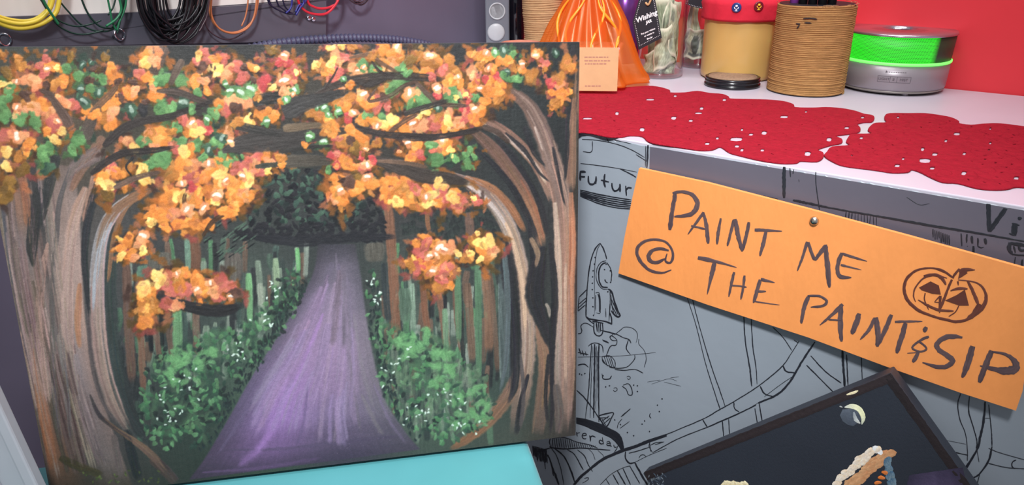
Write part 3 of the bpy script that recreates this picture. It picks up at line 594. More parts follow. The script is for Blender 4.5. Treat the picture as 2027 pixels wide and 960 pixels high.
        st = .6*s.n2(n, m, 90, 5)+.4*s.n2(n, m, 30, 2); f = np.linspace(0, 1, m)[None]; P = A[:, None]*(1-f[..., None])+B[:, None]*f[..., None]
        al = np.clip(np.minimum(f, 1-f)*np.hypot(*(A-B).T)[:, None]/5, 0, 1)*np.clip(np.minimum(np.arange(n), n-np.arange(n))/5, .0, 1)[:, None]
        if m > 1200: al = np.ones_like(al)
        s.splat(P[..., 0], P[..., 1], al*.98, np.clip(C*(1+streak*st)[..., None], 0, 255), th*(1+.5*st))
    def bristles(s, pts, wid, col, z, n, spread=.22):
        P = [v2(p) for p in pts]; wid = [wid] if not hasattr(wid, '__len__') else wid; cols = [col] if not hasattr(col[0], '__len__') else col
        Q = np.array(catmull(P, 6)); K = len(Q); T = np.gradient(Q, axis=0); T /= np.linalg.norm(T, axis=1)[:, None]+1e-9; Nn = np.stack([-T[:, 1], T[:, 0]], 1)
        ww = np.interp(np.linspace(0, 1, K), np.linspace(0, 1, len(wid)), wid) if len(wid) > 1 else np.full(K, wid[0])
        for _ in range(n):
            o = (rng.rand()*2-1)*.42; a = int(rng.rand()*K*.7); b = min(K-1, a+max(3, int(K*(.2+.5*rng.rand()))))
            if b-a < 2: continue
            seg = [tuple(Q[i]+Nn[i]*o*ww[i]) for i in range(a, b+1, max(1, (b-a)//5))]
            c = np.array(cols[min(len(cols)-1, int((a+b)/2/K*len(cols)))], float)*(1+spread*(rng.rand()*2-1))+rng.randn(3)*3
            s.ribbon(seg, [2.+.12*np.mean(ww)*rng.rand()]*2, tuple(np.clip(c, 15, 245)), z+rng.rand()*.0002, th=.0002, streak=.15, taper=(.3, .2), rough=.3, alpha=.35+.4*rng.rand(), soft=.8)
    def build(s, *a, **k):
        for z, fn, ar in sorted(s.ops, key=lambda o: o[0]): fn(*ar)
        s.ops = []
    @classmethod
    def surface(cl, name, m, parent, gain, relief):
        """the painted surface itself: a fine sheet over the canvas face carrying colour and thickness"""
        NU, NV = 900, 720; u = np.linspace(-PW/2+.0004, PW/2-.0004, NU); v = np.linspace(.0004, PH-.0004, NV); U, Vv = np.meshgrid(u, v)
        P = CV.O+U[..., None]*CV.e1+Vv[..., None]*CV.e2-CAM; d = P@FW; x = W/2+F*(P@RT)/d-cl.X0; y = H/2-F*(P@UP)/d-cl.Y0
        x = np.clip(x, 0, cl.NX-1.01); y = np.clip(y, 0, cl.NY-1.01); i = x.astype(int); j = y.astype(int); fx = (x-i); fy = (y-j)
        def smp(B):
            a, b = (fx, fy) if B.ndim == 2 else (fx[..., None], fy[..., None])
            return (B[j, i]*(1-a)+B[j, i+1]*a)*(1-b)+(B[j+1, i]*(1-a)+B[j+1, i+1]*a)*b
        C = np.clip(smp(cl.rgb)*(1+.03*rng.randn(NV, NU))[..., None], 0, 255)/255.; C = np.clip(1.07*C**1.14, 0, 1); C = C*.9+.1*C.mean(-1, keepdims=True); C = np.where(C <= .04045, C/12.92, ((C+.055)/1.055)**2.4)*gain
        Z = .0002+np.clip(smp(cl.hgt), 0, .002)*relief
        me = bpy.data.meshes.new(name); nv = NU*NV; nf = (NU-1)*(NV-1); me.vertices.add(nv); me.vertices.foreach_set('co', np.stack([U, Vv, Z], -1).astype(np.float32).ravel())
        a = (np.arange(NV-1)[:, None]*NU+np.arange(NU-1)[None]).ravel(); q = np.stack([a, a+1, a+NU+1, a+NU], 1).astype(np.int32)
        me.loops.add(nf*4); me.loops.foreach_set('vertex_index', q.ravel()); me.polygons.add(nf); me.polygons.foreach_set('loop_start', np.arange(0, nf*4, 4, dtype=np.int32)); me.polygons.foreach_set('loop_total', np.full(nf, 4, np.int32))
        me.update(calc_edges=True); me.polygons.foreach_set('use_smooth', np.ones(nf, bool))
        at = me.color_attributes.new('Col', 'FLOAT_COLOR', 'POINT'); cc = np.ones((nv, 4), np.float32); cc[:, :3] = np.clip(C, 0, 1).reshape(-1, 3); at.data.foreach_set('color', cc.ravel())
        return link(name, me, m, parent)
B = Brush(CV); k0 = (60, 60, 63)
g0 = (62, 72, 68)
cg = [[(66,72,70),(68,72,68),(54,56,56),(52,53,54),(60,58,56),(54,54,56),(50,52,54),(46,48,50)],
      [(84,78,68),(92,80,66),(72,68,60),(60,58,56),(68,64,58),(62,58,56),(54,58,58),(46,50,52)],
      [(92,88,86),(88,80,72),(74,70,62),(62,62,60),(60,60,58),(64,60,56),(52,56,56),(48,50,52)],
      [(96,96,98),(90,86,84),(72,72,72),(66,70,68),(62,66,66),(66,66,66),(60,62,63),(56,56,57)],
      [(92,92,96),(84,82,82),(66,70,70),(80,90,84),(64,68,68),(76,84,78),(62,66,66),(58,58,58)],
      [(88,86,90),(80,78,80),(62,70,68),(84,100,88),(70,78,76),(86,98,88),(66,76,72),(60,60,60)],
      [(84,82,84),(76,72,72),(60,70,64),(74,92,78),(70,76,74),(84,100,86),(68,80,74),(62,60,60)],
      [(74,70,68),(62,60,56),(56,62,56),(62,76,66),(70,66,78),(74,84,76),(76,78,70),(66,62,60)]]
B.band(edge_v(-PW/2-.012), edge_v(PW/2+.012), cg, .0001, 150, 190, streak=.07)
B.build('paint_ground', 'oil', pic, 'dark charcoal and green ground', kind='stuff')
# --- mid forest: vertical grey-green strokes and slim trunks
Fm = Brush(CV)
GRN = [(98,124,100),(122,136,120),(84,102,90),(66,74,72),(112,92,80),(92,132,98),(140,150,138),(74,90,84),(58,60,62)]
for zone, n in (((258,620,470,735), 170), ((745,985,480,800), 150), ((215,300,470,820), 40)):
    for i in range(n):
        x = zone[0]+(zone[1]-zone[0])*rng.rand(); y = zone[2]+(zone[3]-zone[2])*rng.rand(); L = 35+60*rng.rand()
        if zone[0] == 258 and y > 760-(x-258)*.42: continue
        c = GRN[rng.randint(len(GRN))]
        if zone[0] == 215: c = [(62,68,68),(70,84,76),(58,60,62),(84,112,92)][rng.randint(4)]
        Fm.ribbon([(x, y), (x+rng.randn()*2, y+L/2), (x+rng.randn()*3, y+L)], [7+8*rng.rand()]*2, [c, tuple(np.array(c)*.9)], .0004+rng.rand()*.0003, streak=.2, step=12)
for x0, y0, x1, y1, w, c in [(768,398,786,700,24,(124,88,70)),(250,520,262,760,22,(106,82,72)),(272,560,284,780,16,(120,88,74)),(383,455,386,545,26,(112,80,64)),(388,600,392,700,16,(110,88,78)),(300,600,318,720,13,(108,86,76)),(836,540,850,680,15,(122,84,66)),(868,580,884,690,17,(118,88,74)),(900,570,915,700,14,(112,86,74)),(925,560,935,720,18,(112,90,76)),(958,520,968,700,22,(126,96,78)),(928,420,940,500,20,(108,84,74)),(846,410,850,460,10,(130,90,66)),(970,540,985,740,12,(104,84,72)),(330,640,345,730,12,(100,84,74)),(424,480,424,560,11,(52,52,54)),(880,560,885,700,8,(48,48,52)),(945,540,950,690,8,(46,48,52)),(912,580,922,760,9,(50,54,54)),(295,640,300,700,11,(40,42,46)),(318,600,322,690,9,(44,46,48)),(700,560,706,640,14,(52,56,58)),(760,520,770,640,16,(60,66,68))]:
    Fm.ribbon([(x0,y0),((x0+x1)/2+rng.randn()*2,(y0+y1)/2),(x1,y1)], [w*.9, w, w*.9], [c, tuple(np.array(c)*1.1), c], .0008+rng.rand()*.0002, streak=.18)
for x, y0, y1, w, c in [(350,605,710,20,(112,152,110)),(492,540,640,14,(120,165,118)),(515,560,650,12,(150,158,142)),(545,510,570,12,(140,160,130)),(640,0,0,0,0),(588,490,540,9,(112,168,112)),(800,570,640,26,(92,112,96)),(815,560,680,12,(130,150,132)),(880,610,700,12,(120,150,120)),(905,530,680,14,(98,130,100)),(945,510,760,14,(96,128,100)),(1000,520,760,30,(82,92,92)),(990,560,760,10,(120,132,128)),(370,470,540,12,(112,140,122)),(282,525,555,24,(100,130,112)),(310,500,535,60,(104,100,92)),(740,480,520,44,(98,94,86)),(460,500,560,40,(100,92,86))]:
    if w: Fm.ribbon([(x,y0),(x+2,(y0+y1)/2),(x+3,y1)], [w,w*1.1,w*.8], c, .0010+rng.rand()*.0001, streak=.2)
# dark crown over the path
DK_ = [(46,48,51),(54,70,65),(72,96,86),(52,51,56),(40,41,46),(80,106,90),(50,58,58)]
def inside(p, poly):
    x, y = p; r = False; j = len(poly)-1
    for i in range(len(poly)):
        if (poly[i][1] > y) != (poly[j][1] > y) and x < (poly[j][0]-poly[i][0])*(y-poly[i][1])/(poly[j][1]-poly[i][1])+poly[i][0]: r = not r
        j = i
    return r
def scatter(poly, n):
    xs = [p[0] for p in poly]; ys = [p[1] for p in poly]; out = []
    while len(out) < n:
        p = (min(xs)+(max(xs)-min(xs))*rng.rand(), min(ys)+(max(ys)-min(ys))*rng.rand())
        if inside(p, poly): out.append(p)
    return out
for p in scatter([(470,470),(500,400),(520,345),(600,330),(660,345),(700,400),(755,390),(765,475),(640,480)], 330):
    c = DK_[rng.randint(len(DK_))]
    if p[0] > 640 and rng.rand() < .6: c = DK_[rng.randint(2)*3]
    if p[1] > 445: c = (50,50,55)
    Fm.blob(p[0], p[1], 6+7*rng.rand(), 4+4*rng.rand(), rng.rand()*3, c, tuple(np.array(c)*.85), .0008+rng.rand()*.0003, th=.0003, n=8)
for p in scatter([(795,405),(880,400),(985,400),(990,470),(800,465)], 90): Fm.blob(p[0], p[1], 6+5*rng.rand(), 9, 1.4, (50,52,54), (62,70,66), .0006+rng.rand()*.0002, th=.0003, n=8)
for p in scatter([(400,440),(480,420),(500,490),(430,520),(395,480)], 60): Fm.ribbon([p,(p[0]+14,p[1]-10)], [3,2], [(44,46,48),(84,104,90)][rng.randint(2)], .0011+rng.rand()*.0002, th=.0003)
Fm.ribbon([(505,470),(600,478),(700,470),(790,468)], [16,24,22,12], (50,50,55), .0012)
Fm.build('painted_forest', 'oil', pic, 'grey-green forest with slim brown trunks', kind='stuff')
# --- purple path
Pt = Brush(CV)
Pt.band([(628,482),(618,540),(588,600),(552,660),(500,740),(452,825),(405,905),(372,950)], [(705,482),(716,545),(727,625),(742,710),(764,790),(798,845),(815,868),(834,889)],
 [[(66,64,70),(70,68,76),(72,70,78),(70,68,74)], [(84,78,90),(104,96,110),(110,102,116),(92,88,98)], [(96,88,104),(134,118,142),(136,122,142),(104,98,110)], [(100,90,108),(146,124,152),(144,126,150),(122,112,124)], [(104,92,116),(150,124,160),(148,124,154),(124,114,126)], [(100,88,114),(152,120,168),(142,118,150),(120,110,122)], [(92,80,104),(150,116,170),(126,108,138),(112,104,116)], [(84,70,92),(122,94,138),(98,84,108),(92,84,98)], [(70,60,76),(84,68,94),(74,64,84),(80,72,86)]], .0012, 110, 44, streak=.05, edge=5)
for pts, w, c in [([(650,560),(610,650),(560,760),(500,870)],16,(172,142,186)), ([(640,620),(590,740),(530,860),(500,905)],22,(168,128,188)), ([(670,560),(655,680),(640,800),(630,880)],14,(160,138,162)), ([(690,560),(690,680),(705,800),(715,860)],12,(112,104,112)), ([(700,620),(715,720),(740,810)],14,(134,126,134)), ([(610,760),(600,840),(585,885)],8,(110,92,128)), ([(680,700),(672,800),(660,880)],10,(150,132,148)), ([(520,760),(470,840),(430,900)],10,(112,98,128)), ([(560,820),(520,880),(470,925)],26,(158,118,178)), ([(740,760),(770,830),(805,880)],10,(128,112,140)), ([(665,500),(668,560),(664,620)],8,(126,116,132)), ([(440,890),(560,888),(700,872),(800,862)],12,(88,76,100)), ([(400,935),(520,925),(640,905)],10,(112,86,126)), ([(715,780),(745,840),(760,862)],14,(130,122,126)), ([(590,640),(545,730),(490,820)],12,(150,132,160))]:
    Pt.ribbon(pts, [w*.5, w, w*.8], [tuple(np.array(c)*.96), c, tuple(np.array(c)*.92)], .0016+rng.rand()*.0002, th=.0001, streak=.06, taper=(.2, .2), rough=.3, alpha=.55, soft=.95)
Pt.bristles([(668,520),(655,600),(630,720),(604,800),(590,868)], [36,90,180,240,300], [(120,108,124),(146,128,152),(150,128,160),(146,122,158)], .0019, 50, .06)
for p in scatter([(640,800),(680,790),(790,870),(640,905)], 60): Pt.blob(p[0], p[1], 1.5, 1, 0, (170,150,176), (150,132,160), .002+rng.rand()*.0002, th=.0002, n=6)
Pt.build('painted_path', 'oil', pic, 'purple path narrowing to the middle', kind='stuff')
# --- trunks
T = Brush(CV)
k = (54,53,57)
_rib = T.ribbon
def trunk_stroke(pts, w, c, z, **kw):
    _rib(pts, w, c, z, **kw)
    ww = np.mean(w) if hasattr(w, '__len__') else w
    if ww > 8: T.bristles(pts, w, c, z+.0003, int(ww*.8), .13)
T.ribbon = trunk_stroke
# left tree
T.band([(-30,300),(-5,400),(20,520),(42,640),(60,740),(80,850),(102,990)], [(150,330),(160,430),(165,540),(172,640),(190,740),(225,850),(275,990)],
 [[(84,80,80),(110,92,84),(70,68,68),(120,104,98),(112,98,92)], [(88,88,94),(140,108,92),(66,65,66),(140,120,112),(150,132,126),(128,110,104)][:5], [(90,90,96),(120,110,108),(88,82,80),(150,132,124),(166,142,134)], [(86,86,92),(150,126,116),(116,104,100),(150,134,128),(168,140,128)], [(96,86,86),(158,132,122),(104,98,98),(146,130,128),(150,126,118)], [(120,92,78),(140,108,92),(84,80,80),(124,110,110),(132,112,106)], [(128,90,70),(112,84,68),(76,70,66),(112,100,98),(118,102,98)], [(78,62,52),(72,60,50),(66,58,48),(70,62,52),(60,56,46)]], .0016, 110, 46, streak=.07, edge=3)
T.bristles([(40,330),(60,520),(100,740),(150,940)], [150,150,140,160], [(120,106,100),(140,122,114),(130,112,106),(90,78,70)], .002, 90, .3)
for pts, w, c in [([(78,370),(70,430),(64,490),(66,530)],[26,30,28,6],(62,62,62)), ([(110,300),(98,360),(86,420),(80,450)],[30,26,16,6],(60,62,62)), ([(40,330),(52,400),(54,450)],[20,20,12],(142,100,78)), ([(140,330),(118,400),(112,470),(104,560),(104,700),(112,820),(122,880)],[8,12,10,11,12,14,10],(96,90,90)), ([(170,370),(146,440),(134,540),(132,640),(140,700)],[22,28,30,30,18],[(160,128,112),(172,146,136),(168,142,134),(160,136,128)]), ([(190,330),(176,400),(166,440)],[10,16,12],(150,118,102)), ([(158,560),(154,640),(158,690)],[10,16,8],(168,124,98)), ([(95,480),(84,540),(78,620),(84,720),(96,800)],[10,16,18,22,12],[(156,128,116),(160,130,118),(164,138,128)]), ([(60,640),(72,740),(92,850),(110,930)],[10,16,24,20],[(150,124,114),(158,128,116),(154,104,78),(130,90,66)]), ([(176,590),(182,700),(200,780),(232,840)],[10,14,14,8],(92,84,84)), ([(150,700),(160,780),(178,850),(205,920)],[16,22,26,22],[(140,128,128),(130,116,116),(118,104,106),(100,88,86)]), ([(120,640),(126,720),(134,800),(140,870)],[10,12,14,8],[(150,140,136),(120,112,112),(96,90,90)]), ([(200,300),(150,330),(130,360)],[34,30,16],(118,104,100)), ([(205,270),(160,340),(140,380)],[24,22,12],(132,102,86)), ([(118,905),(160,925),(205,940)],[16,20,14],(72,66,46)), ([(225,860),(232,900),(240,945)],[16,14,10],(104,92,90))]:
    T.ribbon(pts, w, c, .0022+rng.rand()*.0003, streak=.1, taper=(.3, .3))
# dark gap and second stem on the left
T.ribbon([(205,330),(178,420),(168,500),(172,570),(180,640)], [14,20,16,12,5], (56,58,61), .0026)
T.ribbon([(232,440),(216,540),(218,640),(232,740),(262,830),(300,880)], [26,34,40,38,36,20], [(64,66,66),(62,72,70),(64,70,70),(66,74,74),(60,62,64),(54,56,58)], .0026)
T.ribbon([(322,352),(290,378),(245,402),(212,440),(196,500),(192,580),(196,660),(208,740),(232,810),(262,860)], [14,22,24,28,32,34,36,36,34,20], [(108,78,62),(136,98,72),(142,110,90),(150,148,150),(158,144,140),(162,138,130),(166,140,130),(160,136,126),(138,116,108),(110,94,90)], .0030, streak=.12)
T.ribbon([(222,440),(200,490),(188,560),(184,620)], [8,12,10,4], (156,158,166), .0034); T.ribbon([(290,380),(250,410),(226,470),(214,560)], [10,12,10,6], (140,104,80), .0034)
T.ribbon([(178,780),(196,820),(226,846),(262,870),(300,900),(335,945)], [4,9,8,14,18,12], [(80,74,74),(66,62,64),(80,68,64),(128,100,86),(110,88,76),(90,76,68)], .0034)
T.ribbon([(300,905),(330,935),(350,955)], [22,26,20], (78,66,62), .0031)
T.ribbon([(250,850),(262,900),(275,950)], [18,22,20], (50,52,54), .0031)
for i in range(26): T.blob(160+rng.rand()*160, 930+rng.rand()*25, 4, 2.5, rng.rand()*3, [(84,96,52),(110,122,70),(66,76,46)][i%3], (80,90,50), .0036+rng.rand()*.0002, th=.0003, n=7)
# right tree
T.ribbon([(1143,90),(1142,300),(1140,500),(1136,700),(1132,862)], [20,20,16,12,10], [(52,50,52),(66,58,54),(70,60,58),(74,62,58)], .0020)
T.ribbon([(1146,118),(1140,200),(1133,280),(1130,380)], [14,22,22,24], [(96,78,68),(134,100,82),(136,104,86),(140,110,92)], .0024)
T.ribbon([(1000,172),(1042,205),(1072,260),(1095,330),(1112,400),(1118,500),(1116,620),(1116,740),(1112,860)], [26,40,44,44,46,44,44,46,48], [(108,84,74),(116,94,86),(130,108,100),(138,112,102),(160,124,104),(168,130,108),(160,130,116),(150,124,112),(120,102,94)], .0024, streak=.12)
T.ribbon([(930,252),(985,305),(1030,370),(1058,430),(1074,490)], [20,30,34,34,26], [(84,68,60),(112,86,74),(124,94,78),(160,112,82),(150,116,94)], .0024)
T.ribbon([(950,232),(1000,262),(1048,308),(1075,352),(1092,400)], [14,22,24,22,14], [(116,90,78),(136,104,90),(140,108,92),(150,120,104)], .0026)
T.ribbon([(954,242),(968,255),(1000,272),(1030,296),(1062,330),(1084,368)], [6,10,8,8,9,6], [(190,176,170),(180,160,150),(168,148,138),(186,166,150),(196,172,150)], .0030)
T.ribbon([(878,340),(920,358),(965,388),(1003,440),(1026,510),(1040,600),(1042,700),(1030,790),(1016,865)], [10,26,34,36,36,40,42,40,34], [(110,84,72),(128,104,94),(150,136,130),(166,144,132),(172,142,122),(168,144,132),(160,136,122),(130,108,96),(112,96,88)], .0028, streak=.12)
T.ribbon([(920,350),(970,370),(1010,410),(1040,460)], [10,16,18,12], (150,104,76), .0032)
T.ribbon([(888,345),(940,375),(985,420),(1012,470)], [5,10,8,4], (186,172,166), .0033)
T.ribbon([(1000,440),(1022,500),(1036,580),(1040,660)], [6,10,10,5], (196,166,140), .0033)
T.ribbon([(1130,380),(1133,480),(1130,580),(1132,700),(1128,800)], [12,16,14,14,14], [(150,112,92),(176,118,88),(166,122,98),(150,120,104),(130,104,92)], .0030)
T.ribbon([(1098,400),(1104,500),(1106,600),(1104,720),(1106,840)], [8,14,12,14,8], [(176,154,140),(184,158,142),(172,150,138),(150,132,122),(110,98,92)], .0030)
T.ribbon([(1064,640),(1078,720),(1072,800),(1064,862)], [14,30,30,30], [(142,112,92),(140,110,90),(120,98,86),(104,90,82)], .0026)
T.ribbon([(1034,720),(1008,780),(968,832),(925,868),(890,890)], [26,34,30,24,12], [(140,116,102),(130,104,88),(134,100,80),(146,104,76),(120,90,70)], .0026)
for pts, w in [([(1076,488),(1062,540),(1060,590),(1076,640),(1090,690)],[20,40,46,34,18]), ([(1088,480),(1096,540),(1098,600),(1094,660),(1092,740),(1094,800),(1088,862)],[12,14,16,14,10,10,8]), ([(1000,262),(1040,300),(1066,340),(1090,362)],[4,10,6,3]), ([(980,270),(1015,310),(1048,360),(1070,410),(1084,470)],[10,16,12,14,14]), ([(940,290),(985,335),(1020,380),(1050,440),(1066,480)],[6,12,14,14,8]), ([(1038,250),(1056,300),(1080,330)],[14,10,4]), ([(1094,290),(1104,340),(1114,390),(1120,410)],[6,8,6,3]), ([(1124,250),(1122,300),(1118,360)],[8,10,4]), ([(1135,90),(1130,160),(1124,230),(1122,280)],[14,16,10,6]), ([(1046,430),(1054,520),(1056,600)],[6,10,5]), ([(996,470),(1010,560),(1020,660),(1018,760),(1004,800)],[30,36,26,26,10]), ([(1046,740),(1030,800),(1022,862)],[8,10,12]), ([(1086,700),(1080,780),(1084,840)],[8,8,6])]:
    T.ribbon(pts, w, [k, (48,48,52), (58,57,60)], .0036+rng.rand()*.0003, streak=.1, taper=(.3, .2))
for pts, w, c in [([(996,480),(1004,580),(1002,700),(990,780)],[10,14,12,6],(92,102,104)), ([(1080,600),(1086,612),(1088,630)],[5,7,2],(150,140,130)), ([(1050,470),(1064,500),(1060,530)],[10,12,5],(140,116,96)), ([(1058,250),(1075,300)],[5,3],(170,150,140)), ([(1030,700),(1036,780),(1030,850)],[6,9,8],(90,84,84)), ([(1120,520),(1118,640),(1120,760)],[6,6,6],(178,150,132)), ([(1100,760),(1108,820),(1104,860)],[18,20,16],(100,90,86))]:
    T.ribbon(pts, w, c, .0041+rng.rand()*.0002, taper=(.4, .2))
T.build('painted_trunk', 'oil', pic, 'brushed brown and grey tree trunks', kind='stuff')
# --- bushes
Bu = Brush(CV)
for p in scatter([(285,800),(310,710),(400,670),(500,640),(560,560),(590,560),(520,690),(460,770),(400,870),(320,880)], 120)+scatter([(735,560),(760,660),(850,655),(930,725),(970,790),(900,865),(820,850),(755,760)], 110):
    c = [(84,118,90),(70,98,82),(98,134,100),(62,80,72)][rng.randint(4)]; Bu.blob(p[0], p[1], 18+10*rng.rand(), 10+6*rng.rand(), rng.rand()*3, c, tuple(np.array(c)*.85), .001+rng.rand()*.001, th=.0002, alpha=.5, soft=.9, irr=.3)
BG = [(96,150,102),(84,128,94),(62,84,74),(52,58,58),(118,168,120),(74,112,86),(104,146,104)]
for poly, n, dark in (([(272,810),(290,730),(320,690),(400,665),(450,650),(500,640),(540,560),(590,520),(608,560),(580,630),(525,700),(470,765),(440,830),(405,880),(340,895),(290,870)], 420, False), ([(728,530),(745,540),(758,640),(800,660),(850,650),(880,700),(930,720),(965,745),(980,820),(940,860),(880,878),(830,862),(785,820),(752,760),(738,690),(722,600)], 330, True)):
    for p in scatter(poly, n):
        c = BG[rng.randint(len(BG))]
        lo = (p[0] > 505-(p[1]-640)*.62+10) if not dark else False
        if lo and rng.rand() < .55: c = BG[2+rng.randint(2)]
        if dark and (p[0] > 860 and p[1] < 760) and rng.rand() < .5: c = (100,124,100)
        a = rng.rand()*3.1; Bu.blob(p[0], p[1], 6+4*rng.rand(), 3.5+2*rng.rand(), a, c, tuple(np.array(c)*.82), .0026+rng.rand()*.0009, th=.0004, n=8, alpha=.8)
for p in scatter([(330,690),(440,690),(400,760),(330,760)], 30)+scatter([(780,665),(850,650),(835,700),(790,710)], 26)+scatter([(860,690),(900,700),(890,770),(850,760)], 24)+scatter([(880,770),(960,760),(970,830),(900,850)], 24):
    Bu.blob(p[0], p[1], 10+4*rng.rand(), 7+2*rng.rand(), rng.rand()*3, (104,154,104), (120,168,116), .0036+rng.rand()*.0004, th=.0005, n=9, alpha=.72, soft=.55)
for p in scatter([(735,560),(748,560),(760,700),(800,800),(850,880),(820,872),(760,790),(730,650)], 80)+scatter([(590,560),(610,560),(540,690),(470,790),(420,880),(390,900),(470,750)], 110):
    Bu.blob(p[0], p[1], 5+3*rng.rand(), 3, 1+rng.rand(), (44,48,52), (60,74,70), .0035+rng.rand()*.0004, th=.0003, n=7)
for (x, y, r, n) in [(540,575,22,9),(525,635,26,11),(470,690,30,10),(380,765,40,9),(320,800,30,6),(745,590,14,7),(770,740,30,8),(830,810,40,12),(900,790,40,9),(930,840,30,8),(350,820,30,9),(650,0,0,0),(736,560,10,5),(800,700,25,4)]:
    for i in range(n): Bu.blob(x+rng.randn()*r*.5, y+rng.randn()*r*.5, 3.2+1.5*rng.rand(), 2+rng.rand(), rng.rand()*3, (226,236,228), (180,205,188), .0044+rng.rand()*.0003, th=.0005, n=7)
for i in range(110):
    x, y = scatter([(770,660),(880,700),(960,745),(975,815),(900,860),(820,850),(775,760)], 1)[0]; c = [(112,134,108),(128,140,122),(96,120,98),(84,92,86)][i % 4]
    Bu.ribbon([(x,y-14),(x+rng.randn()*2,y),(x+rng.randn()*3,y+18)], [5+5*rng.rand()]*2, c, .0030+rng.rand()*.0004, streak=.2, alpha=.6, soft=.6)
Bu.build('painted_bushes', 'oil', pic, 'green daubed bushes with white flecks', kind='stuff')
# --- boughs behind the leaves
BOUGH = [([(205,290),(240,258),(280,240),(330,232),(380,215),(430,196)],[16,20,16,14,12,6],(64,58,56)), ([(180,345),(215,318),(250,302),(300,298),(350,290)],[12,16,14,12,6],(60,55,54)), ([(140,250),(118,215),(95,185),(76,178)],[24,20,14,8],(96,78,70)), ([(168,250),(190,215),(220,185),(235,165)],[16,14,14,10],(120,92,72)), ([(165,275),(185,230),(200,210)],[34,24,10],(88,78,72)), ([(320,90),(310,130),(300,150)],[40,26,14],(96,80,72)), ([(362,118),(350,140),(336,170)],[14,16,10],(100,84,74)), ([(310,180),(350,182),(400,200),(425,205)],[8,14,14,6],(84,72,66)), ([(440,300),(480,285),(540,278),(600,272),(650,262),(700,258)],[14,44,50,34,22,12],(70,66,64)), ([(560,222),(600,205),(650,192),(690,180)],[50,36,24,14],(66,64,63)), ([(560,255),(620,248),(640,250)],[18,16,10],(112,96,78)), ([(620,188),(690,160),(760,150),(820,152),(880,158)],[6,18,16,18,12],(66,58,54)), ([(700,155),(730,165),(770,152)],[10,18,8],(62,56,54)), ([(560,320),(620,318),(660,320)],[30,26,14],(84,78,70)), ([(745,175),(730,200),(770,190),(800,170),(830,160)],[2,6,8,8,8],(92,72,62)), ([(700,232),(706,250),(740,262),(780,268),(850,272),(920,262),(960,252)],[10,12,14,18,12,10,14],(62,55,54)), ([(820,160),(850,190),(870,205),(930,210)],[8,10,10,6],(96,76,66)), ([(800,225),(850,210),(890,198)],[12,12,8],(64,58,56)), ([(770,262),(800,240),(830,225)],[10,10,6],(98,74,60)), ([(735,315),(790,330),(840,348),(880,352),(930,362)],[16,30,34,26,14],(72,64,60)), ([(745,318),(800,322),(850,332)],[6,10,6],(110,88,74)), ([(560,300),(600,292),(660,288)],[10,8,4],(60,58,56)), ([(455,245),(500,255),(560,268)],[18,18,8],(66,64,62)), ([(640,180),(660,150),(670,130)],[4,4,3],(60,52,50)), ([(735,120),(750,140),(770,150)],[4,6,6],(60,50,48)), ([(690,115),(730,108),(755,125),(790,145)],[4,8,8,6],(112,84,66)), ([(450,420),(420,440),(400,470)],[8,10,6],(84,62,48)), ([(375,430),(365,400),(368,380)],[12,10,6],(96,70,52)), ([(310,585),(350,600),(400,612),(440,615),(480,605)],[14,20,26,26,16],(54,52,54)), ([(318,575),(325,600)],[14,12],(74,62,58)), ([(955,250),(985,262),(1010,285)],[12,12,8],(80,66,60)), ([(980,190),(960,180)],[20,12],(110,86,74)), ([(265,310),(250,330),(262,350)],[6,4,3],(50,50,52)), ([(225,372),(275,350),(320,340)],[10,12,8],(104,84,74)), ([(500,200),(560,190)],[26,26],(58,58,58)), ([(505,330),(560,325),(620,330)],[10,10,8],(70,72,66))]
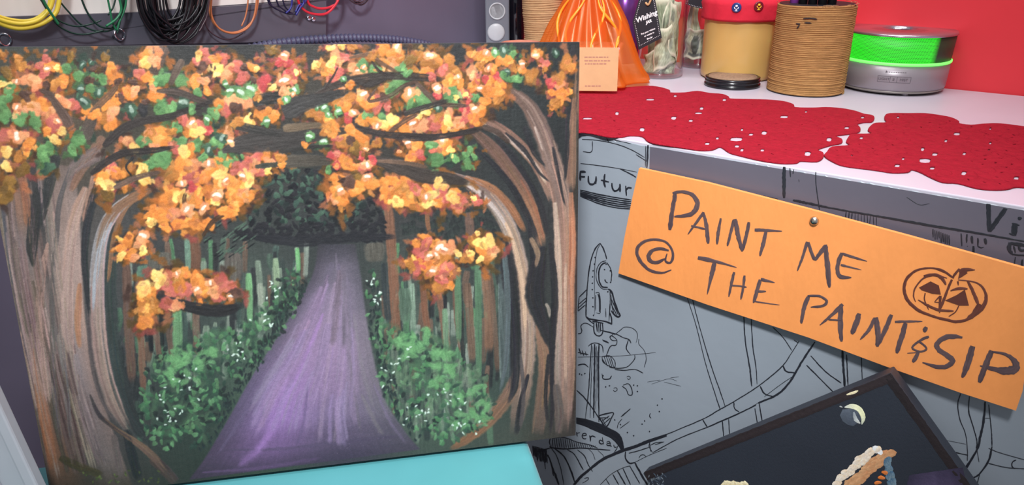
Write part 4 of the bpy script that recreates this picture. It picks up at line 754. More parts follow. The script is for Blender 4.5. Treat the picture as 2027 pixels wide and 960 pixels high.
# --- leaves, daub by daub
PAL = dict(o=((232,152,74),(214,126,58)), O=((196,134,66),(168,108,54)), D=((150,112,54),(112,86,50)), P=((226,164,116),(214,134,92)), p=((204,118,104),(186,92,84)), r=((200,82,84),(176,68,70)), y=((248,214,132),(236,180,96)), w=((244,232,222),(222,186,160)), W=((196,204,196),(120,150,128)), g=((112,154,98),(92,134,86)), h=((108,172,112),(190,222,190)), G=((74,104,82),(60,84,72)), b=((104,76,64),(84,62,56)), k=((60,58,60),(50,50,52)))
DAUB = {
(0,80): "10,80,25O 110,110,30O 130,155,35O 40,190,40D 235,150,28p 275,110,30p 260,200,35p 310,150,45o 280,170,25w 340,160,20y 385,170,40g 420,95,30D 465,210,35g 490,145,25W 540,130,20W 555,170,20b 625,100,30D 660,170,40o 680,210,40o 610,230,35g 555,215,25g 530,235,30b 380,240,40o 330,260,40O 275,265,25b 170,235,50P 100,245,25w 220,260,40P 60,290,40g 10,260,30y 30,350,40g 15,390,35g 150,330,35b 180,360,45O 130,405,45P 100,400,30w 200,400,50P 250,380,45o 30,450,45g 120,460,50g 210,480,45g 290,420,40P 320,500,55p 345,480,25w 280,540,30o 330,590,35y 370,540,30y 40,560,50p 100,570,50w 145,560,30P 40,660,40y 170,610,40o 160,650,35o 110,690,35O 40,750,35y 140,770,45D 50,850,50D 40,900,50D 250,660,40g 290,640,40g 270,700,40g 290,760,40G 470,590,45g 430,650,35g 380,370,45P 440,380,45p 480,290,30W 500,365,45W 550,290,40g 590,310,35W 520,410,40o 560,440,40o 640,380,45o 670,430,45P 690,350,40o 610,460,40O 660,500,45o 700,245,25b 790,250,25b 770,320,45o 720,340,25b 865,365,22b 800,300,35P 830,200,40p 870,100,45o 855,135,30y 920,120,45P 940,60,35P 930,240,35g 880,220,40o 930,330,50o 940,410,35g 910,290,30P 780,410,45W 850,410,40k 770,610,45P 800,640,35y 850,600,45g 890,560,40P 920,620,40P 660,760,40P 700,790,45o 620,810,40o 650,860,40y 600,840,30y 760,760,40O 840,760,30y 850,815,45y 740,870,30o 640,920,40D 890,740,30g 660,740,35p",
(280,80): "60,70,50P 40,130,40y 20,80,30o 130,230,45g 240,240,45g 340,90,30y 370,65,30p 330,130,30p 400,110,40p 440,110,35o 490,110,35p 450,170,45y 360,160,35b 420,170,25b 520,170,35P 570,150,40p 610,160,25b 660,160,35o 685,170,20y 600,220,45p 665,235,22b 730,250,45r 780,280,25y 500,215,40P 320,240,45o 370,240,35P 390,300,30o 335,310,30g 500,260,25h 530,300,35h 590,310,40h 650,290,45h 700,310,40P 690,340,30O 770,340,25b 560,360,50P 620,360,50P 520,350,45P 460,380,40o 500,410,45p 560,400,40b 250,370,45W 140,410,45g 190,400,35g 300,410,30g 430,430,40g 390,470,30h 700,440,35o 740,420,35o 790,450,35o 745,480,30h 710,395,25b 800,390,20b 820,130,30r 850,90,30w 870,130,30r 900,190,40p 860,210,35r 840,240,40w 890,240,30P 920,190,20y 840,300,30P 910,295,28h 860,350,28h 840,360,30O 900,320,18w 770,60,35D 930,180,30D 300,490,35w 250,470,40p 350,510,40p 390,530,35r 330,540,45y 290,550,40o 210,520,35g 180,540,30O 110,560,60o 60,560,40O 150,600,45o 230,600,40g 320,620,45g 200,640,40p 250,660,40y 290,650,40o 130,700,60g 80,720,40g 40,740,35g 450,600,45g 480,580,40W 530,600,30w 400,650,35W 520,550,40P 570,490,40O 620,480,30y 650,490,25y 600,540,25b 370,690,30g 480,690,35g 520,730,35g 600,690,15g 240,730,50o 310,740,50P 180,790,50O 230,800,45o 290,820,50p 240,850,30w 400,730,35w 440,750,50o 470,790,45y 400,790,45o 360,820,45o 520,730,30o 570,760,45p 620,740,45p 690,690,45p 680,740,40P 740,680,35o 760,720,35P 750,770,25y 700,780,40p 640,790,40P 600,805,30w 500,830,30w 540,850,50o 590,860,45o 640,830,40y 460,860,45o 300,870,30r 340,900,45o 190,900,50o 180,940,50o 230,920,40y 280,930,40P 400,900,45o 440,920,35w 540,920,45o 610,900,45P 640,920,40o 570,950,40o 830,700,35O 835,740,25o 20,760,30y 20,820,40y",
(560,80): "10,120,40r 40,210,40p 20,240,30w 20,300,30P 70,290,25h 20,360,25h 280,45,25y 310,80,40P 350,30,28y 360,100,35p 290,130,35y 335,120,30P 195,145,30y 240,150,35O 250,190,30o 280,180,30o 330,180,35p 320,230,35p 410,40,30O 440,170,50P 470,150,40g 440,180,22w 480,160,20w 535,90,35O 600,50,45o 680,35,35w 660,70,40o 690,100,40O 650,140,45P 600,130,35O 550,170,35g 720,150,30g 740,195,30g 700,190,45g 760,120,40D 800,90,40O 770,170,35O 870,90,35w 870,140,50O 910,120,40O 850,190,40o 885,215,30p 480,200,40P 360,230,22h 350,290,25P 400,260,30o 660,280,60g 610,290,40O 750,310,40w 750,340,45o 810,320,40g 850,350,45g 760,390,40g 910,280,30w 915,325,30r 480,320,35w 480,360,50o 530,370,40o 570,350,40p 560,390,40p 620,390,30p 600,340,30b 390,350,45O 330,370,40O 370,390,40o 245,400,30h 270,440,25h 330,420,28h 205,400,18h 220,450,35O 170,430,40O 280,490,45o 300,540,45o 260,530,45O 390,460,35r 420,430,30w 470,470,40o 500,450,30g 540,480,40o 560,510,30w 590,470,40g 650,470,40y 630,520,40o 600,500,30y 720,520,45o 770,470,35o 770,495,35w 830,510,45P 890,500,45p 850,425,28y 810,450,20y 920,460,40O 940,500,30o 740,610,30w 790,620,40o 800,660,40p 760,690,40o 820,690,25r 880,620,35g 920,700,40g 910,620,35P 940,590,25w 690,660,15P 360,560,40O 400,530,40o 450,570,50o 400,590,30b 480,600,40O 350,610,40O 320,580,30p 560,610,35O 490,645,18w 430,640,40D 240,600,35h 160,570,35h 130,620,25o 280,690,30r 330,680,35p 370,720,45o 400,750,40o 470,690,25r 500,740,35w 480,750,40p 535,710,30r 320,740,30r 270,770,25g 330,830,50o 390,840,45b 450,820,40D 500,810,30w 520,850,50o 440,880,50o 320,900,45o 340,890,30w 350,930,45o 310,940,35P 610,840,40o 660,840,45o 700,880,45O 620,900,40o 720,840,40o 780,880,45p 750,920,40o 690,930,45o 830,920,40O 880,920,40y 920,840,35y 930,890,40p 860,880,30o",
(860,80): "10,120,40o 50,175,35p 90,120,40O 125,180,35O 90,240,45o 140,215,22w 150,250,35o 20,290,30w 20,330,25r 70,300,30P 110,300,40g 80,340,35g 120,370,25g 240,90,40O 290,90,40o 325,100,35o 360,70,30h 410,60,35W 390,110,40o 430,120,35o 460,90,30g 310,75,25w 350,170,30o 320,165,25w 270,150,30O 220,190,40P 240,220,35p 230,270,40o 300,230,25r 330,240,35o 375,215,30r 390,260,35o 420,215,35g 435,185,20W 480,230,35g 470,165,28O 520,140,25w 520,175,30o 575,205,45O 270,285,25w 320,300,45o 365,310,45o 380,350,35O 300,360,35o 240,340,30g 180,320,40p 185,320,18y 130,340,18y 205,360,20r 235,405,30w 250,440,50o 230,470,40o 275,420,35o 180,410,35r 190,460,40p 140,490,40P 70,450,45P 80,480,35y 60,510,35o 20,480,40p 140,510,30o 20,400,30W 10,640,40p 50,590,30w 70,630,45o 95,650,25y 20,710,45g 120,700,30g 210,650,25g 235,690,22g 185,680,22g 200,735,32g 610,80,35o 600,90,25w 625,110,25p 660,140,28p 655,170,20O 720,75,28W 790,130,45O 810,160,30o 735,230,45O 690,255,35r 740,260,35P 700,310,25o 750,330,45o 790,310,30o 720,370,35O 700,400,20o 40,850,40y 20,890,45p 60,880,30P 120,910,40o 150,940,40p 110,940,25y 240,940,25p 230,935,15y",
(0,380): "760,290,45o 850,260,40w 830,300,40P 720,340,35o 720,380,30y 770,370,40o 850,350,30y 800,390,30P 640,20,40D 30,30,50D 910,110,35o 900,180,30y 950,150,40o 940,500,40y 850,570,50y 900,600,40o 840,640,40o 900,660,40O 850,700,45O 930,700,30O 860,765,55o",
(280,380): "60,130,40o 150,60,60o 120,140,50o 60,180,30y 190,130,45P 140,200,40o 230,190,50o 220,30,40y 280,60,50o 330,50,45o 300,150,50O 320,190,45o 270,105,40w 370,95,35w 460,20,35w 440,50,35y 400,30,40o 500,120,45o 540,110,40o 400,190,40o 560,50,45o 620,30,40P 90,500,35y 110,530,40y 150,510,40P 200,490,45O 210,485,25w 260,480,40o 230,550,50o 190,570,60p 260,580,50p 330,500,35o 330,550,50o 380,570,50o 430,590,45P 410,540,30w 330,580,30w 450,620,40p 480,540,50p 530,570,50p 560,600,40b 530,620,25w 160,660,50p 210,670,40P 350,655,20o 60,690,50o 60,640,40O 30,760,45o 20,580,40y 30,700,40O",
(560,380): "340,40,50o 345,98,20O 620,30,45o 680,60,40y 700,30,40O 760,60,45o 800,90,40O 860,60,40y 850,30,30w 920,30,40p 790,310,30o 850,270,30o 850,310,40p 900,310,30o 820,360,40p 830,400,40r 780,410,40O 760,440,30O 800,450,40p 860,440,45o 870,380,30w 910,370,25w 900,440,40o 930,450,40O 890,470,30w 870,480,40O 940,520,35p 920,570,35O",
(860,380): "30,40,45p 10,60,40o 110,30,45y 130,70,40p 150,100,30P 255,60,30p 240,40,15y 255,245,18y 220,295,30O 215,365,25y 140,365,25y 190,400,35O 280,300,45y 330,290,40y 340,340,45P 280,350,45o 320,390,40O 270,400,25y 60,380,45O 20,400,35O 100,330,40P 60,340,35w 30,330,45w 10,310,30o 60,460,50p 20,470,40P 90,450,35o 40,520,35p 90,555,32o 30,560,40O"}
Lf = Brush(CV); DL = []
for (x0, y0), txt in DAUB.items():
    for it in txt.split():
        cx, cy, rr = it.split(','); DL.append((x0+float(cx)/3, y0+float(cy)/3, float(rr[:-1])/3*1.2, rr[-1]))
def bough(z, hold=None):
    for pts, w, c in BOUGH: Lf.ribbon(pts, w, [tuple(np.array(c)*1.08), c, tuple(np.array(c)*.9)], z+rng.rand()*.1, streak=.18, taper=(.4, .25), soft=.3)
def daub(x, y, r, code, z):
    base = {'w': 'P', 'W': 'G', 'h': 'g'}.get(code, code); c1, c2 = [np.array(q)*(1+.06*rng.randn()) for q in PAL[base]]; a = rng.rand()*6.28
    Lf.blob(x, y, r, r*.8, a, c1, c2, z+rng.rand(), th=.0008, irr=.2)
    for _ in range(2):     # more dabs from the same load, a little mixed with the neighbour's colour
        d = rng.randn(2)*r*.45; cc = (c1 if rng.rand() < .5 else c2)*(1+.12*rng.randn()); mx = np.array(PAL[random.choice('oPpyO')][0]); cc = cc*.75+mx*.25 if base not in 'gGbDk' else cc
        Lf.blob(x+d[0], y+d[1], r*.5, r*.36, rng.rand()*6, cc, cc*.92, z+1+rng.rand(), th=.0006, irr=.25, alpha=.8, soft=.5)
    if code in 'wWh':      # a smear of white dragged over the daub
        a = rng.rand()*3.14; cw = (246, 238, 228) if code == 'w' else (214, 226, 214)
        Lf.ribbon([(x-math.cos(a)*r*.6, y-math.sin(a)*r*.5), (x, y-r*.12), (x+math.cos(a)*r*.6, y+math.sin(a)*r*.5)], [r*.35, r*.6, r*.3], cw, z+3, th=.0006, streak=.15, rough=.4, alpha=.8 if code != 'W' else .55, soft=.6)
# loose undertone
for x, y, r, code in DL:
    if code in 'kW': continue
    for _ in range(6):
        cc = np.array(PAL[random.choice('oOPpDODb' if code not in 'gh' else 'gGODg')][1])*.88; Lf.blob(x+rng.randn()*r*.95, y+rng.randn()*r*.8, r*(.6+.6*rng.rand()), r*.6, rng.rand()*6, cc, cc*.85, rng.rand(), th=.0003, irr=.3, alpha=.75, soft=.6)
bough(1.5)
for x, y, r, code in DL: daub(x, y, r, code, 2+(2 if code in 'wyWhb' else 0)+rng.rand())
bough(9.)
def in_bough(x, y):
    for pts, w, c in BOUGH:
        Q = np.array(catmull(pts, 8)); ww = np.interp(np.linspace(0, 1, len(Q)), np.linspace(0, 1, len(w)), w)
        if np.any(np.hypot(Q[:, 0]-x, Q[:, 1]-y) < ww/2-1.5): return True
    return False
for x, y, r, code in DL:
    if code not in 'bkD' and in_bough(x, y): daub(x, y, r*.92, code, 10.5+rng.rand())
Lf.build()
# hair-fine bare specks and drips
for i in range(240):
    x, y = 20+1110*rng.rand(), 95+250*rng.rand(); Lf.blob(x, y, 1.3, .9, rng.rand()*3, (210, 205, 190), (170, 165, 150), 0, th=.0004, alpha=.4)
Lf.build()
Brush.surface('painted_picture', 'oil', pic, .88, .35)['label'] = 'autumn forest tunnel painted in orange, green, brown and purple'
# ------------------------------------------------------------------ table with teal cloth
TE = CV.e1.copy(); TN = np.array([TE[1], -TE[0], 0]); TN /= np.linalg.norm(TN)      # towards the room
TBL = Plane(CV.O-np.array([0, 0, .0036]), TE, -TN)                                  # x along the canvas, y away from the room, z up
u0, v0 = TBL.uv(1050, 872); u1, v1 = TBL.uv(1065, 960)
tab = tag(empty('table', TBL.mat()), 'low table under the teal cloth in front of the counter', 'table')
mat('table_grey', (120, 118, 116), .6, var=.1)
ur = u0-.003; back = .055; depth = .60
box('tabletop', -.75, ur-.004, -depth, back-.004, -.03, -.0035, 'table_grey', tab, bev=.002)
for (lx, ly) in ((-.70, -.55), (-.70, .0), (ur-.06, -.55), (ur-.06, .0)): box('leg', lx, lx+.04, ly, ly+.04, -.72, -.031, 'table_grey', tab)
mat('teal_cloth', (78, 150, 156), .38, var=.06, scale=9, bump=.12, bscale=25, sheen=.2)
gx = np.concatenate([np.linspace(-.75, ur-.03, 60), ur-.03+np.array([.008, .015, .021, .025, .028, .03]), ]); nx = len(gx)
gy = np.linspace(-depth, back, 60); V, Fc = [], []
bumps = [(rng.uniform(-.7, ur), rng.uniform(-.3, .02), rng.uniform(0, 3.1)) for _ in range(14)]
def fold(x, y):
    z = 0.
    for bx, by, a in bumps:
        d = (x-bx)*math.sin(a)-(y-by)*math.cos(a); l = (x-bx)*math.cos(a)+(y-by)*math.sin(a); z += .0030*math.exp(-(d/.007)**2)*math.exp(-(l/.09)**2)
    d = ((x-ur)+(y+.02)*1.1)/1.5; z += .005*math.exp(-(d/.006)**2)*(1 if x < ur else 0)*math.exp(-((x-ur)/.07)**2)
    keep = min(1, abs(y-.0)/.02) if y > -.03 else 1       # flat where the canvas stands
    return z*(keep if y < .0 else .0)
for j, y in enumerate(gy):
    for i, x in enumerate(gx): V.append((x, y, -.001+fold(x, y)-(.0015 if i > nx-3 else 0)-(.001 if i == nx-1 else 0)))
    for kk in range(1, 9): V.append((ur+.0015+.004*math.sin(y*40+kk*.3)*kk/8, y, -.004-.035*kk))
row = nx+8
for j in range(len(gy)-1):
    for i in range(row-1): a = j*row+i; Fc.append((a, a+1, a+row+1, a+row))
cl = pydata('tablecloth', V, Fc, 'teal_cloth', None, None, True); cl.matrix_world = TBL.mat(); tag(cl, 'creased teal plastic cloth spread over the table beneath the large painting', 'tablecloth')
# translucent plastic lid at the left edge
PL = Plane(CV.O+CV.n*.05, CV.e1, CV.e2)
a = np.array(PL.uv(0, 797)); b = np.array(PL.uv(76, 960)); d = b-a; d /= np.linalg.norm(d)
e = np.array([d[1], -d[0]]); e = e if e[0] < 0 else -e
A3 = PL.O+PL.e1*a[0]+PL.e2*a[1]; D3 = PL.e1*d[0]+PL.e2*d[1]; E3 = PL.e1*e[0]+PL.e2*e[1]
# slide the lower corner down to the cloth
tt = 0; LW = .055
while (A3+E3*LW+D3*tt-TBL.O)@TBL.n > .012 and tt < .6: tt += .001
LP = Plane(A3+D3*tt, -E3, -D3)
lid = tag(empty('plastic_lid', LP.mat()), 'translucent whitish plastic lid standing at the left of the teal cloth', 'lid')
mp_ = mat('milky_plastic', (196, 198, 206), .28, var=.03, trans=.25, alpha=.86)
box('panel', -LW, -.006, .0, .34, -.004, -.001, mp_, lid, bev=.0008)
box('rim', -.010, 0, .0, .34, -.012, .002, mp_, lid, bev=.002); box('ridge', -.030, -.026, .004, .336, -.001, .003, mp_, lid, bev=.001)
# ------------------------------------------------------------------ things on the counter
dist = lambda P: (np.asarray(P)-CAM)@FW
# crochet table runners
mat('crochet', (152, 24, 42), .85, var=.14, scale=130, bump=.9, bscale=330, spec=.15)
def runner(name, outline, holes, nslit, label, seed):
    zc = .0020; R = np.random.RandomState(seed)
    pts = catmull([onz(*p, zc) for p in outline], 3, closed=True); poly = [(p[0], p[1]) for p in pts]
    cx, cy = np.mean(poly, 0)
    cu = bpy.data.curves.new(name, 'CURVE'); cu.dimensions = '2D'; cu.fill_mode = 'BOTH'; cu.extrude = .0003; cu.bevel_depth = .0007; cu.bevel_resolution = 1
    def sp(P):
        s = cu.splines.new('POLY'); s.points.add(len(P)-1); s.use_cyclic_u = True
        for i, p in enumerate(P): s.points[i].co = (p[0]-cx, p[1]-cy, 0, 1)
    sp(poly); P2 = np.array(poly); taken = []
    def ok(c, r):
        if not inside(c, poly): return False
        if np.min(np.hypot(P2[:, 0]-c[0], P2[:, 1]-c[1])) < r+.004: return False
        return all(math.hypot(c[0]-t[0], c[1]-t[1]) > r+t[2]+.0028 for t in taken)
    for (x, y, rx, ry) in holes:
        ring = [onz(x+rx*math.cos(a)*(1+.2*R.randn()*.5), y+ry*math.sin(a), zc if math.sin(a) > 0 else 0.)[:2] for a in np.linspace(0, 2*math.pi, 9)[:-1]]
        c = np.mean(ring, 0); r = max(np.hypot(*(p-c)) for p in ring)
        if ok(c, min(r, .004)): sp([c+(p-c)*(1+.0010/max(1e-4, np.hypot(*(p-c)))) for p in ring]); taken.append((c[0], c[1], r+.0010))
    n = 0; tries = 0
    while n < nslit and tries < 6000:
        tries += 1; c = np.array([P2[:, 0].min()+np.ptp(P2[:, 0])*R.rand(), P2[:, 1].min()+np.ptp(P2[:, 1])*R.rand()]); L = .0032+.0028*R.rand()
        if ok(c, L):
            a = R.rand()*3.14; d = np.array([math.cos(a), math.sin(a)])*L; q = np.array([-d[1], d[0]])/L*(.0013+.0004*R.rand())
            sp([c+d, c+d*.5+q, c-d*.5+q, c-d, c-d*.5-q, c+d*.5-q]); taken.append((c[0], c[1], L)); n += 1
    o = bpy.data.objects.new('t', cu); COL.objects.link(o); dg = bpy.context.evaluated_depsgraph_get(); me = bpy.data.meshes.new_from_object(o.evaluated_get(dg)); bpy.data.objects.remove(o)
    zmin = min(v.co.z for v in me.vertices)
    for v in me.vertices: v.co.z -= zmin
    root = tag(empty(name, loc=(cx, cy, .0002)), label, 'table runner', 'red crochet runners on the counter')
    link('crochet_sheet', me, 'crochet', root)
    # raised crochet rows: scalloped arcs of yarn lying on the sheet
    hz = max(v.co.z for v in me.vertices); Vy, Fy = [], []
    for _ in range(230):
        c = np.array([P2[:, 0].min()+np.ptp(P2[:, 0])*R.rand(), P2[:, 1].min()+np.ptp(P2[:, 1])*R.rand()]); a0 = R.rand()*6.28; r = .010+.016*R.rand()
        arc = [c+np.array([math.cos(a0+t), math.sin(a0+t)])*r for t in np.linspace(0, 1.3, 9)]
        if not all(inside(p, poly) and np.min(np.hypot(P2[:, 0]-p[0], P2[:, 1]-p[1])) > .003 for p in arc): continue
        if any(math.hypot(p[0]-t[0], p[1]-t[1]) < t[2]*.8+.001 for p in arc for t in taken[:40]): continue
        v_, f_ = tube_data([(p[0]-cx, p[1]-cy, hz-.0002) for p in arc], [.0003, .0006, .0007, .0006, .0007, .0006, .0007, .0006, .0003], 5); b0 = len(Vy); Vy += v_; Fy += [tuple(b0+i for i in f) for f in f_]
    pydata('yarn_rows', Vy, Fy, 'crochet', root, None, True)['kind'] = 'stuff'
    return root
def cr(x0, y0, L): return [(x0+a/4., y0+b/4., c/4., d/4.) for a, b, c, d in L]
H6 = cr(1130, 160, [(825,122,14,6),(630,150,34,5),(1215,153,18,7),(1035,220,18,8),(1010,258,34,5),(365,260,18,10),(270,267,14,4),(815,297,22,11),(950,318,18,6),(130,300,38,5),(565,388,22,12),(1690,288,38,7),(1425,427,20,6),(1530,415,22,12),(1310,465,50,12),(1315,520,20,7),(1355,550,16,8),(1515,552,18,6),(1160,457,14,6),(1080,500,22,6),(1355,390,12,6),(1640,422,12,6)])
H7 = cr(1560, 160, [(590,292,16,5),(870,292,12,4),(465,375,20,6),(325,467,22,12),(155,580,26,14),(580,455,16,6),(1335,423,28,8),(1250,478,14,7),(1065,545,16,10),(1160,585,24,8),(1085,635,50,14),(1140,695,22,6),(1395,580,16,7),(1390,735,22,11),(865,675,25,7),(1805,775,22,10),(1600,497,14,5),(910,620,14,5),(140,247,12,4),(1600,383,10,4)])
RL = [(1070,176),(1150,176),(1220,174),(1280,170),(1305,172),(1325,178),(1327,183),(1355,183),(1380,180),(1405,184),(1430,186),(1442,191),(1446,195),(1480,196),(1517,197),(1550,200),(1570,206),(1574,212),(1610,213),(1635,212),(1665,214),(1692,219),(1710,225),(1727,228),(1730,234),(1725,240),(1710,241),(1696,245),(1702,252),(1700,260),(1680,264),(1652,268),(1665,274),(1665,282),(1645,286),(1618,295),(1628,301),(1629,310),(1617,318),(1585,317),(1577,321),(1555,322),(1530,320),(1500,315),(1467,307),(1445,301),(1430,291),(1422,290),(1410,295),(1385,296),(1350,291),(1315,286),(1285,280),(1272,269),(1247,267),(1230,270),(1205,270),(1175,264),(1152,261),(1070,256)]
RR = [(1753,228),(1762,224),(1797,224),(1830,224),(1855,227),(1882,232),(1897,239),(1899,244),(1922,247),(1945,245),(1972,244),(1997,246),(2027,250),(2100,258),(2140,262),(2140,385),(2100,378),(2027,369),(2007,369),(1997,372),(1972,374),(1935,371),(1897,361),(1867,359),(1842,349),(1822,339),(1805,334),(1797,339),(1767,340),(1740,336),(1710,332),(1672,327),(1652,320),(1633,308),(1638,300),(1648,290),(1682,287),(1676,280),(1681,270),(1688,265),(1725,264),(1719,257),(1724,249),(1734,243),(1755,242),(1752,235)]
runner('crochet_runner', RL, H6+H7, 190, 'red crochet runner lying under the orange gauze bag, ending in front of the diffuser', 3)
runner('crochet_runner', RR, H7, 150, 'red crochet runner at the right end of the counter top, near the diffuser', 4)
# twine wound can
mat('jute', (176, 132, 84), .9, var=.22, scale=60, bump=.6, bscale=300, spec=.1, stretch=(1, 1, 6)); mat('jute_pale', (198, 160, 118), .9, var=.18, scale=60, bump=.6, bscale=300, spec=.1, stretch=(1, 1, 6))
mat('dark_inside', (30, 26, 30), .6)
def twine_body(name, prof, pitch, m, loc, label, cat, seed=1):
    R = np.random.RandomState(seed); root = tag(empty(name, loc=loc), label, cat); zs = [p[1] for p in prof]; rs = [p[0] for p in prof]
    lathe('vessel', [(r-pitch*.55, max(z, .0006)) for r, z in prof], 'dark_inside', root)
    n = int((zs[-1]-zs[0])/pitch); seg = 44; P = []
    for i in range(n*seg):
        a = 2*math.pi*i/seg; z = zs[0]+pitch*.5+(zs[-1]-zs[0]-pitch)*i/(n*seg); P.append((z, a))
    wob = [R.randn()*pitch*.07 for _ in range(n+2)]
    pts = [((np.interp(z, zs, rs)-pitch*.42+wob[i//seg])*math.cos(a), (np.interp(z, zs, rs)-pitch*.42+wob[i//seg])*math.sin(a), z+.12*pitch*math.sin(a*2+i//seg)) for i, (z, a) in enumerate(P)]
    tube('twine', pts, pitch*.62, m, root, n=6)
    return root
c0, r0 = cyl(1519, 1662, 193); zt = zfor(c0-np.array([0, 0, 0]), 6)
topc = np.array([c0[0], c0[1], zt]); rt_ = (1688-1543)/2*dist(topc)/F*1.02
can = twine_body('twine_can', [(r0, 0.), (r0*.995, .002), ((r0+rt_)/2, zt*.5), (rt_, zt*.97), (rt_*.985, zt)], .0026, 'jute', c0, 'pencil can wound in brown jute twine beside the silver diffuser', 'can')
for i in range(16):   # loose fibres at the rim
    a = 6.28*rng.rand(); b = a+.3*rng.randn(); tube('fibre', [(rt_*math.cos(a), rt_*math.sin(a), zt-.001), (rt_*1.03*math.cos((a+b)/2), rt_*1.03*math.sin((a+b)/2), zt+.0015), (rt_*1.0*math.cos(b), rt_*1.0*math.sin(b), zt+.001)], .0003, 'jute_pale', can, n=4)
mat('scorched', (52, 40, 40), .9)
vc = math.atan2(CAM[1]-c0[1], CAM[0]-c0[0])
def can_pt(px, py):
    best = None
    for a in np.linspace(vc-1.2, vc+1.2, 160):
        for z in np.linspace(zt*.5, zt, 60):
            r = np.interp(z, [0, zt], [r0, rt_])+.0006; q = proj((c0[0]+r*math.cos(a), c0[1]+r*math.sin(a), z)); d = abs(q[0]-px)+abs(q[1]-py)
            if best is None or d < best[0]: best = (d, (r*math.cos(a), r*math.sin(a), z))
    return best[1]
for seg in ([(1590,37),(1604,37),(1618,39)], [(1575,47),(1584,47)], [(1592,45),(1606,46)], [(1577,56),(1583,49)]):
    sp_ = catmull([can_pt(*q) for q in seg], 4); tube('scorched_strand', sp_, [.0004]+[.0011]*(len(sp_)-2)+[.0004], 'scorched', can, n=5)
# black markers standing in the can
mat('marker_black', (22, 22, 26), .3); mat('marker_violet', (150, 70, 170), .35)
h_ = CAM-c0; h_[2] = 0; h_ /= np.linalg.norm(h_); sd = np.array([-h_[1], h_[0], 0])
for i, (s_, f_, mm, lb) in enumerate([(-.35, .30, 'marker_black', 'black marker standing at the left inside the twine can'), (-.12, .42, 'marker_black', 'black marker standing left of centre in the twine can'), (.12, .40, 'marker_black', 'black marker standing at the middle of the twine can'), (.36, .34, 'marker_black', 'black marker standing right of centre in the twine can'), (.58, .12, 'marker_violet', 'violet marker standing at the right inside the twine can')]):
    p = c0+sd*(-s_*rt_)+h_*f_*rt_; p[2] = .012
    mk = tag(empty('marker_pen', loc=p), lb, 'marker', 'markers in the twine can')
    lathe('barrel', [(.0045, 0), (.0055, .002), (.0055, zt*.85)], mm, mk, n=16); lathe('cap', [(.0062, zt*.85), (.0062, zt*1.12), (.0050, zt*1.15), (.001, zt*1.155)], mm, mk, n=16)
# oil diffuser
cb, rb = cyl(1662, 1851, 190); zt = zfor(cb, 57)
mat('silver', (152, 144, 150), .34, metal=.35, var=.02); mat('silver_top', (186, 178, 190), .16, metal=.85); mat('diff_base', (150, 144, 138), .4, metal=.3)
mat('grille_dark', (58, 48, 56), .5); mat('print_grey', (96, 88, 96), .6)
dif = tag(empty('oil_diffuser', loc=cb), 'round silver oil diffuser with glowing green mesh band', 'diffuser')
rt2 = (1881-1676)/2*dist((cb[0], cb[1], zt))/F
z1 = zfor(cb, 122)-.0; zf = .0035
rr = lambda z: rb+(rt2-rb)*(z/zt)
zb0 = zt*.50; zb1 = zt*.955
lathe('foot_plate', [(rb*.90, .002), (rb*.985, .0045), (rb*.995, .0065)], 'diff_base', dif, n=72)
lathe('body', [(rb*.99, .0065), (rr(.010), .010), (rr(zb0*.5), zb0*.5), (rr(zb0)-.0004, zb0)], 'silver', dif, n=96)
mat('lit_ring', (120, 240, 110), .4, emit=(110, 255, 100), estr=1.0)
lathe('light_ring', [(rr(zb0), zb0), (rr(zb0)+.0008, zb0+.001), (rr(zb0)+.0008, zb0+.0032), (rr(zb0)-.001, zb0+.004)], 'lit_ring', dif, n=96)
gm = bpy.data.materials.new('green_mesh'); gm.use_nodes = True; nt = gm.node_tree; N = nt.nodes; L = nt.links; p = N['Principled BSDF']; p.inputs['Base Color'].default_value = (*lin((40, 60, 40)), 1); p.inputs['Roughness'].default_value = .5
tc = N.new('ShaderNodeTexCoord'); sx = N.new('ShaderNodeSeparateXYZ'); L.new(tc.outputs['Object'], sx.inputs[0])
at = N.new('ShaderNodeMath'); at.operation = 'ARCTAN2'; L.new(sx.outputs[1], at.inputs[0]); L.new(sx.outputs[0], at.inputs[1])
def mth(op, a, b=None, c=None):
    n = N.new('ShaderNodeMath'); n.operation = op
    for i, q in enumerate((a, b, c)):
        if q is None: continue
        if hasattr(q, 'links'): L.new(q, n.inputs[i])
        else: n.inputs[i].default_value = q
    return n.outputs[0]
PIT = .0023
vv = mth('DIVIDE', sx.outputs[2], PIT*.866); row_ = mth('FLOOR', vv)
uu = mth('ADD', mth('MULTIPLY', at.outputs[0], rb/PIT*1.03), mth('MULTIPLY', mth('MODULO', row_, 2.), .5))
fu = mth('SUBTRACT', mth('FRACT', mth('ADD', uu, 1000.)), .5); fv = mth('SUBTRACT', mth('FRACT', vv), .5)
dd = mth('SQRT', mth('ADD', mth('MULTIPLY', fu, fu), mth('MULTIPLY', fv, fv)))
hole = mth('LESS_THAN', dd, .30)         # perforations stay dark
